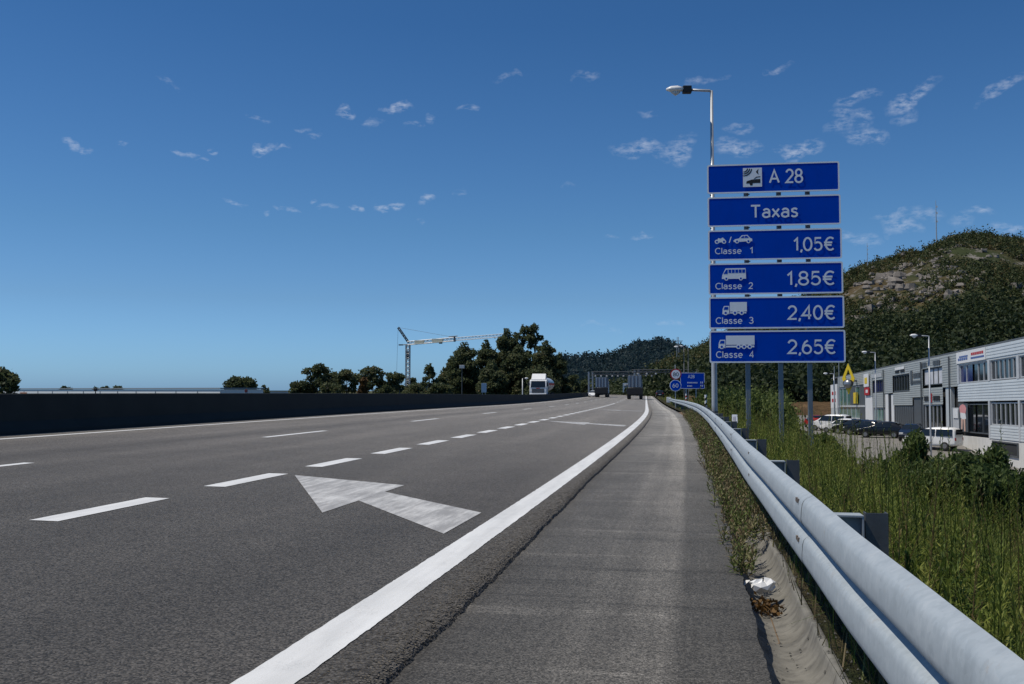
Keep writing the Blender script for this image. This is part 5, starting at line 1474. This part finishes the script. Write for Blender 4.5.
for (x, Zd, yt, W, lab) in ((922, 14.5, 434, 1.15, 'leafy dark shrub hiding the lower half of the white van'), (956, 13.6, 438, 1.4, 'widest dark shrub of the row, in the weeds below the shop poster'), (990, 14.4, 446, 1.1, 'dark shrub at the right end of the shrub row below the white plinth'), (868, 20, 442, .75, 'spindly young shrub sticking up in front of the open lot'), (818, 30, 432, 1.3, 'young green shrub in front of the row of white cars')):
    p = at(x, Zd); 
    t_ = (p.x - rp(p.y, .6).x) / (11.5 - rp(p.y, .6).x); p.z = verge_pt(p.y, max(0, min(1, t_))).z
    shrub(lab, p, hgt(yt, Zd) - p.z, W, 0 if W > .9 else -220, .032 if Zd < 16 else .06, 'leaf_bush', 'shrubs in the verge')

# ------------------------------------------------------------------ litter
p = rp(6.3, .40, -.12)
t = thing('crumpled_paper', 'crumpled white paper lying in the concrete drain', 'litter', p, .4)
m = MB(); n = 12; R2 = []
vs = []; fs = []
for i in range(7):
    for j in range(n):
        u = i / 6; a = 2 * PI * j / n; r = .064 * math.sin(PI * (u * .92 + .04)) * (1 + .55 * noise.noise((i * 1.7, math.cos(a) * 2, math.sin(a) * 2)))
        vs.append((r * math.cos(a) * 1.25, r * math.sin(a) * .9, .075 * (.5 - math.cos(PI * u) * .5) + .03 * noise.noise((a * 2, i, 4))))
for i in range(6):
    for j in range(n): fs.append((i * n + j, i * n + (j + 1) % n, i * n + n + (j + 1) % n, i * n + n + j))
m.add(vs, fs).build('crumple', M['white_paint'], t)
m = MB(); m.poly([(-.13, .02, .03), (-.05, .07, .06), (-.06, .12, .05), (-.15, .09, .01)], (0, 0, 1), .002); m.build('torn_corner', M['white_paint'], t)
N_ = 150; C_ = np.array([rp(6.08 + RNG.normal() * .07, .39 + RNG.normal() * .05, -.185 + abs(RNG.normal()) * .03) for i in range(N_)])
lf = leaf_mesh('dead_leaves', C_, np.full(N_, .022) * (.6 + .8 * RNG.random(N_)), RNG.random(N_), M['leaf_rust'], None, 1.6); tag(lf, 'rusty dead leaves caught in the drain below the white paper', 'leaves', None, 'stuff')
# loose grit on the drain edge
gr = MB()
for i in range(420):
    s = random.uniform(3, 16); o = random.choice((random.gauss(.62, .05), random.gauss(.40, .06))); 
    r = random.uniform(.004, .013); c = rp(s, o, -.055 if o > .55 else -.19 + (o - .425) ** 2 * 5)
    gr.add([c + Vector(v) * r for v in ((1, 0, 0), (-.3, 1, 0), (-.6, -.8, 0), (0, 0, .9))], [(0, 1, 3), (1, 2, 3), (2, 0, 3), (0, 2, 1)])
tag(gr.build('grit', M['concrete']), 'loose stones and grit along the drain', 'gravel', None, 'stuff')

# ------------------------------------------------------------------ light and sky
SUN_EL = rad(62); SUN_AZ = rad(104)       # azimuth measured to the left of the road direction
sd = Vector((-math.sin(SUN_AZ) * math.cos(SUN_EL), math.cos(SUN_AZ) * math.cos(SUN_EL), math.sin(SUN_EL)))
sl = bpy.data.lights.new('sun', 'SUN'); sl.energy = 3.9; sl.angle = rad(.53); sl.color = (1, .92, .79)
so = bpy.data.objects.new('sun', sl); COL.objects.link(so); so.location = (-30, 0, 40); so.rotation_euler = (-sd).to_track_quat('-Z', 'Y').to_euler()
w = bpy.data.worlds.new('World'); sc.world = w; w.use_nodes = True; nt = w.node_tree; nt.nodes.clear(); k = NT(nt)
sky = k.node('ShaderNodeTexSky', sky_type='NISHITA'); sky.sun_disc = False; sky.sun_elevation = SUN_EL; sky.sun_rotation = -SUN_AZ
sky.altitude = 50; sky.air_density = 1.0; sky.dust_density = .6; sky.ozone_density = 2.2
tc = k.node('ShaderNodeTexCoord'); dirv = tc.outputs['Generated']
sx = k.node('ShaderNodeSeparateXYZ'); k.l.new(dirv, sx.inputs[0])
azn = k.math('ARCTAN2', sx.outputs[0], sx.outputs[1]); eln = k.math('ARCSINE', sx.outputs[2])
cmb = k.node('ShaderNodeCombineXYZ'); k.l.new(azn, cmb.inputs[0]); k.l.new(eln, cmb.inputs[1])
wv = k.node('ShaderNodeTexNoise'); wv.inputs['Scale'].default_value = 26; wv.inputs['Detail'].default_value = 4; k.l.new(cmb.outputs[0], wv.inputs['Vector'])
wsub = k.node('ShaderNodeVectorMath', operation='SUBTRACT'); k.l.new(wv.outputs['Color'], wsub.inputs[0]); wsub.inputs[1].default_value = (.5, .5, .5)
wsc = k.node('ShaderNodeVectorMath', operation='SCALE'); k.l.new(wsub.outputs[0], wsc.inputs[0]); wsc.inputs['Scale'].default_value = .042
wadd = k.node('ShaderNodeVectorMath', operation='ADD'); k.l.new(cmb.outputs[0], wadd.inputs[0]); k.l.new(wsc.outputs[0], wadd.inputs[1])
ws = k.node('ShaderNodeSeparateXYZ'); k.l.new(wadd.outputs[0], ws.inputs[0]); au, ev = ws.outputs[0], ws.outputs[1]
# small fair weather clouds: (column, row, half width, half height, slope, density)
CL = [(78, 148, 11, 3.5, .05, .75), (118, 147, 6, 3, 0, .5), (182, 157, 10, 2.5, .1, .5), (213, 152, 8, 4, 0, .85), (200, 163, 5, 2, 0, .4), (262, 149, 11, 6, 0, .85), (280, 153, 9, 2.5, 0, .5), (300, 132, 10, 3, 0, .45), (315, 140, 10, 3, 0, .5), (346, 114, 11, 4.5, 0, .8), (395, 109, 16, 4.5, .05, .75), (375, 124, 10, 2.5, 0, .4), (415, 128, 10, 3, 0, .45), (432, 121, 7, 4, 0, .4), (470, 108, 8, 4, 0, .5), (260, 118, 12, 3, 0, .35), (168, 85, 9, 3, .2, .25),
      (238, 203, 10, 2.5, .1, .45), (266, 212, 4, 2.5, 0, .45), (285, 206, 11, 3.5, .3, .6), (314, 200, 4, 2.5, 0, .5), (325, 210, 9, 3.5, .1, .55), (358, 208, 11, 4, .05, .85), (390, 204, 10, 5, .05, .9), (427, 201, 10, 4.5, .05, .75), (458, 196, 6, 3, 0, .5), (419, 222, 5, 2, 0, .3), (645, 232, 10, 3, 0, .5), (612, 236, 7, 2.5, 0, .3), (640, 150, 26, 8, .1, .6), (680, 148, 18, 11, -.3, .6), (735, 150, 20, 9, 0, .7), (800, 147, 24, 7, 0, .8), (735, 130, 12, 4, -.2, .45), (706, 80, 20, 3.5, -.1, .4), (775, 69, 15, 4, 0, .45),
      (855, 102, 18, 6, .0, .55), (846, 118, 15, 7, .4, .5), (866, 140, 20, 7, .2, .55), (838, 130, 12, 6, 0, .45), (858, 126, 9, 5, 0, .4), (912, 100, 24, 9, -.45, .7), (905, 118, 13, 6, -.3, .4), (1000, 87, 20, 7, -.45, .6), (505, 79, 14, 3.5, -.1, .35), (583, 73, 10, 4, 0, .4), (645, 116, 14, 5, 0, .35), (900, 228, 16, 10, .3, .6), (858, 240, 22, 6, 0, .45), (925, 215, 18, 6, 0, .4), (980, 214, 14, 5, 0, .45), (1010, 228, 16, 5, 0, .5), (890, 216, 15, 4, 0, .5), (600, 325, 16, 3, 0, .2), (668, 322, 14, 3, 0, .3), (615, 335, 10, 2, 0, .18), (520, 77, 8, 3, 0, .3), (960, 225, 10, 8, 0, .35), (570, 188, 9, 3, 0, .2)]
tot = None
for (x, y, hw_, hh, slp, den) in CL:
    cx = (x - 512) / FPX; cz = -(y - 342) / FPX
    f_ = math.cos(PIT) - cz * math.sin(PIT); u_ = math.sin(PIT) + cz * math.cos(PIT)
    X, Y = cx * math.cos(YAW) - f_ * math.sin(YAW), cx * math.sin(YAW) + f_ * math.cos(YAW)
    a0 = math.atan2(X, Y); e0 = math.atan2(u_, math.hypot(X, Y))
    du = k.math('SUBTRACT', au, a0); dv = k.math('SUBTRACT', ev, e0)
    dv2 = k.math('MULTIPLY_ADD', du, slp, dv)
    dx = k.math('MULTIPLY', du, FPX / (hw_ * 1.2)); dy = k.math('MULTIPLY', dv2, FPX / (hh * 1.2))
    r2 = k.math('MULTIPLY_ADD', dx, dx, k.math('MULTIPLY', dy, dy))
    m_ = k.math('MULTIPLY', k.math('SUBTRACT', 1.0, r2, None, True), den)
    tot = m_ if tot is None else k.math('MAXIMUM', tot, m_)
nz = k.node('ShaderNodeTexNoise'); nz.inputs['Scale'].default_value = 170; nz.inputs['Detail'].default_value = 5; nz.inputs['Roughness'].default_value = .62
k.l.new(k.scale(cmb.outputs[0], (.55, 1.2, 1)), nz.inputs['Vector'])
cf = k.math('MULTIPLY', tot, k.maprange(nz.outputs[0], .40, .70), None, True)
cf = k.math('MULTIPLY', k.math('POWER', cf, 1.0), .62)
tint = k.mix(1.0, sky.outputs[0], (1, 1, 1, 1), 'MULTIPLY')
grd = k.ramp(k.math('MULTIPLY', sx.outputs[2], 1.0), [(0, (.40, .73, 1.38)), (.018, (.40, .725, 1.30)), (.09, (.355, .575, .88)), (.158, (.31, .535, .77)), (.349, (.21, .44, .675)), (1, (.22, .45, .68))])
tint = k.mix(1.0, sky.outputs[0], grd, 'MULTIPLY')
cl = k.mix(cf, tint, (6.4, 6.8, 7.6, 1))
bg = k.node('ShaderNodeBackground'); k.l.new(cl, bg.inputs[0]); bg.inputs[1].default_value = .115
k.l.new(bg.outputs[0], k.node('ShaderNodeOutputWorld').inputs[0])
try: w.cycles.sampling_method = 'MANUAL'; w.cycles.sample_map_resolution = 512
except Exception: pass
sc.view_settings.view_transform = 'Standard'; sc.view_settings.look = 'None'; sc.view_settings.exposure = 0; sc.view_settings.gamma = 1
sc.render.engine = 'CYCLES'
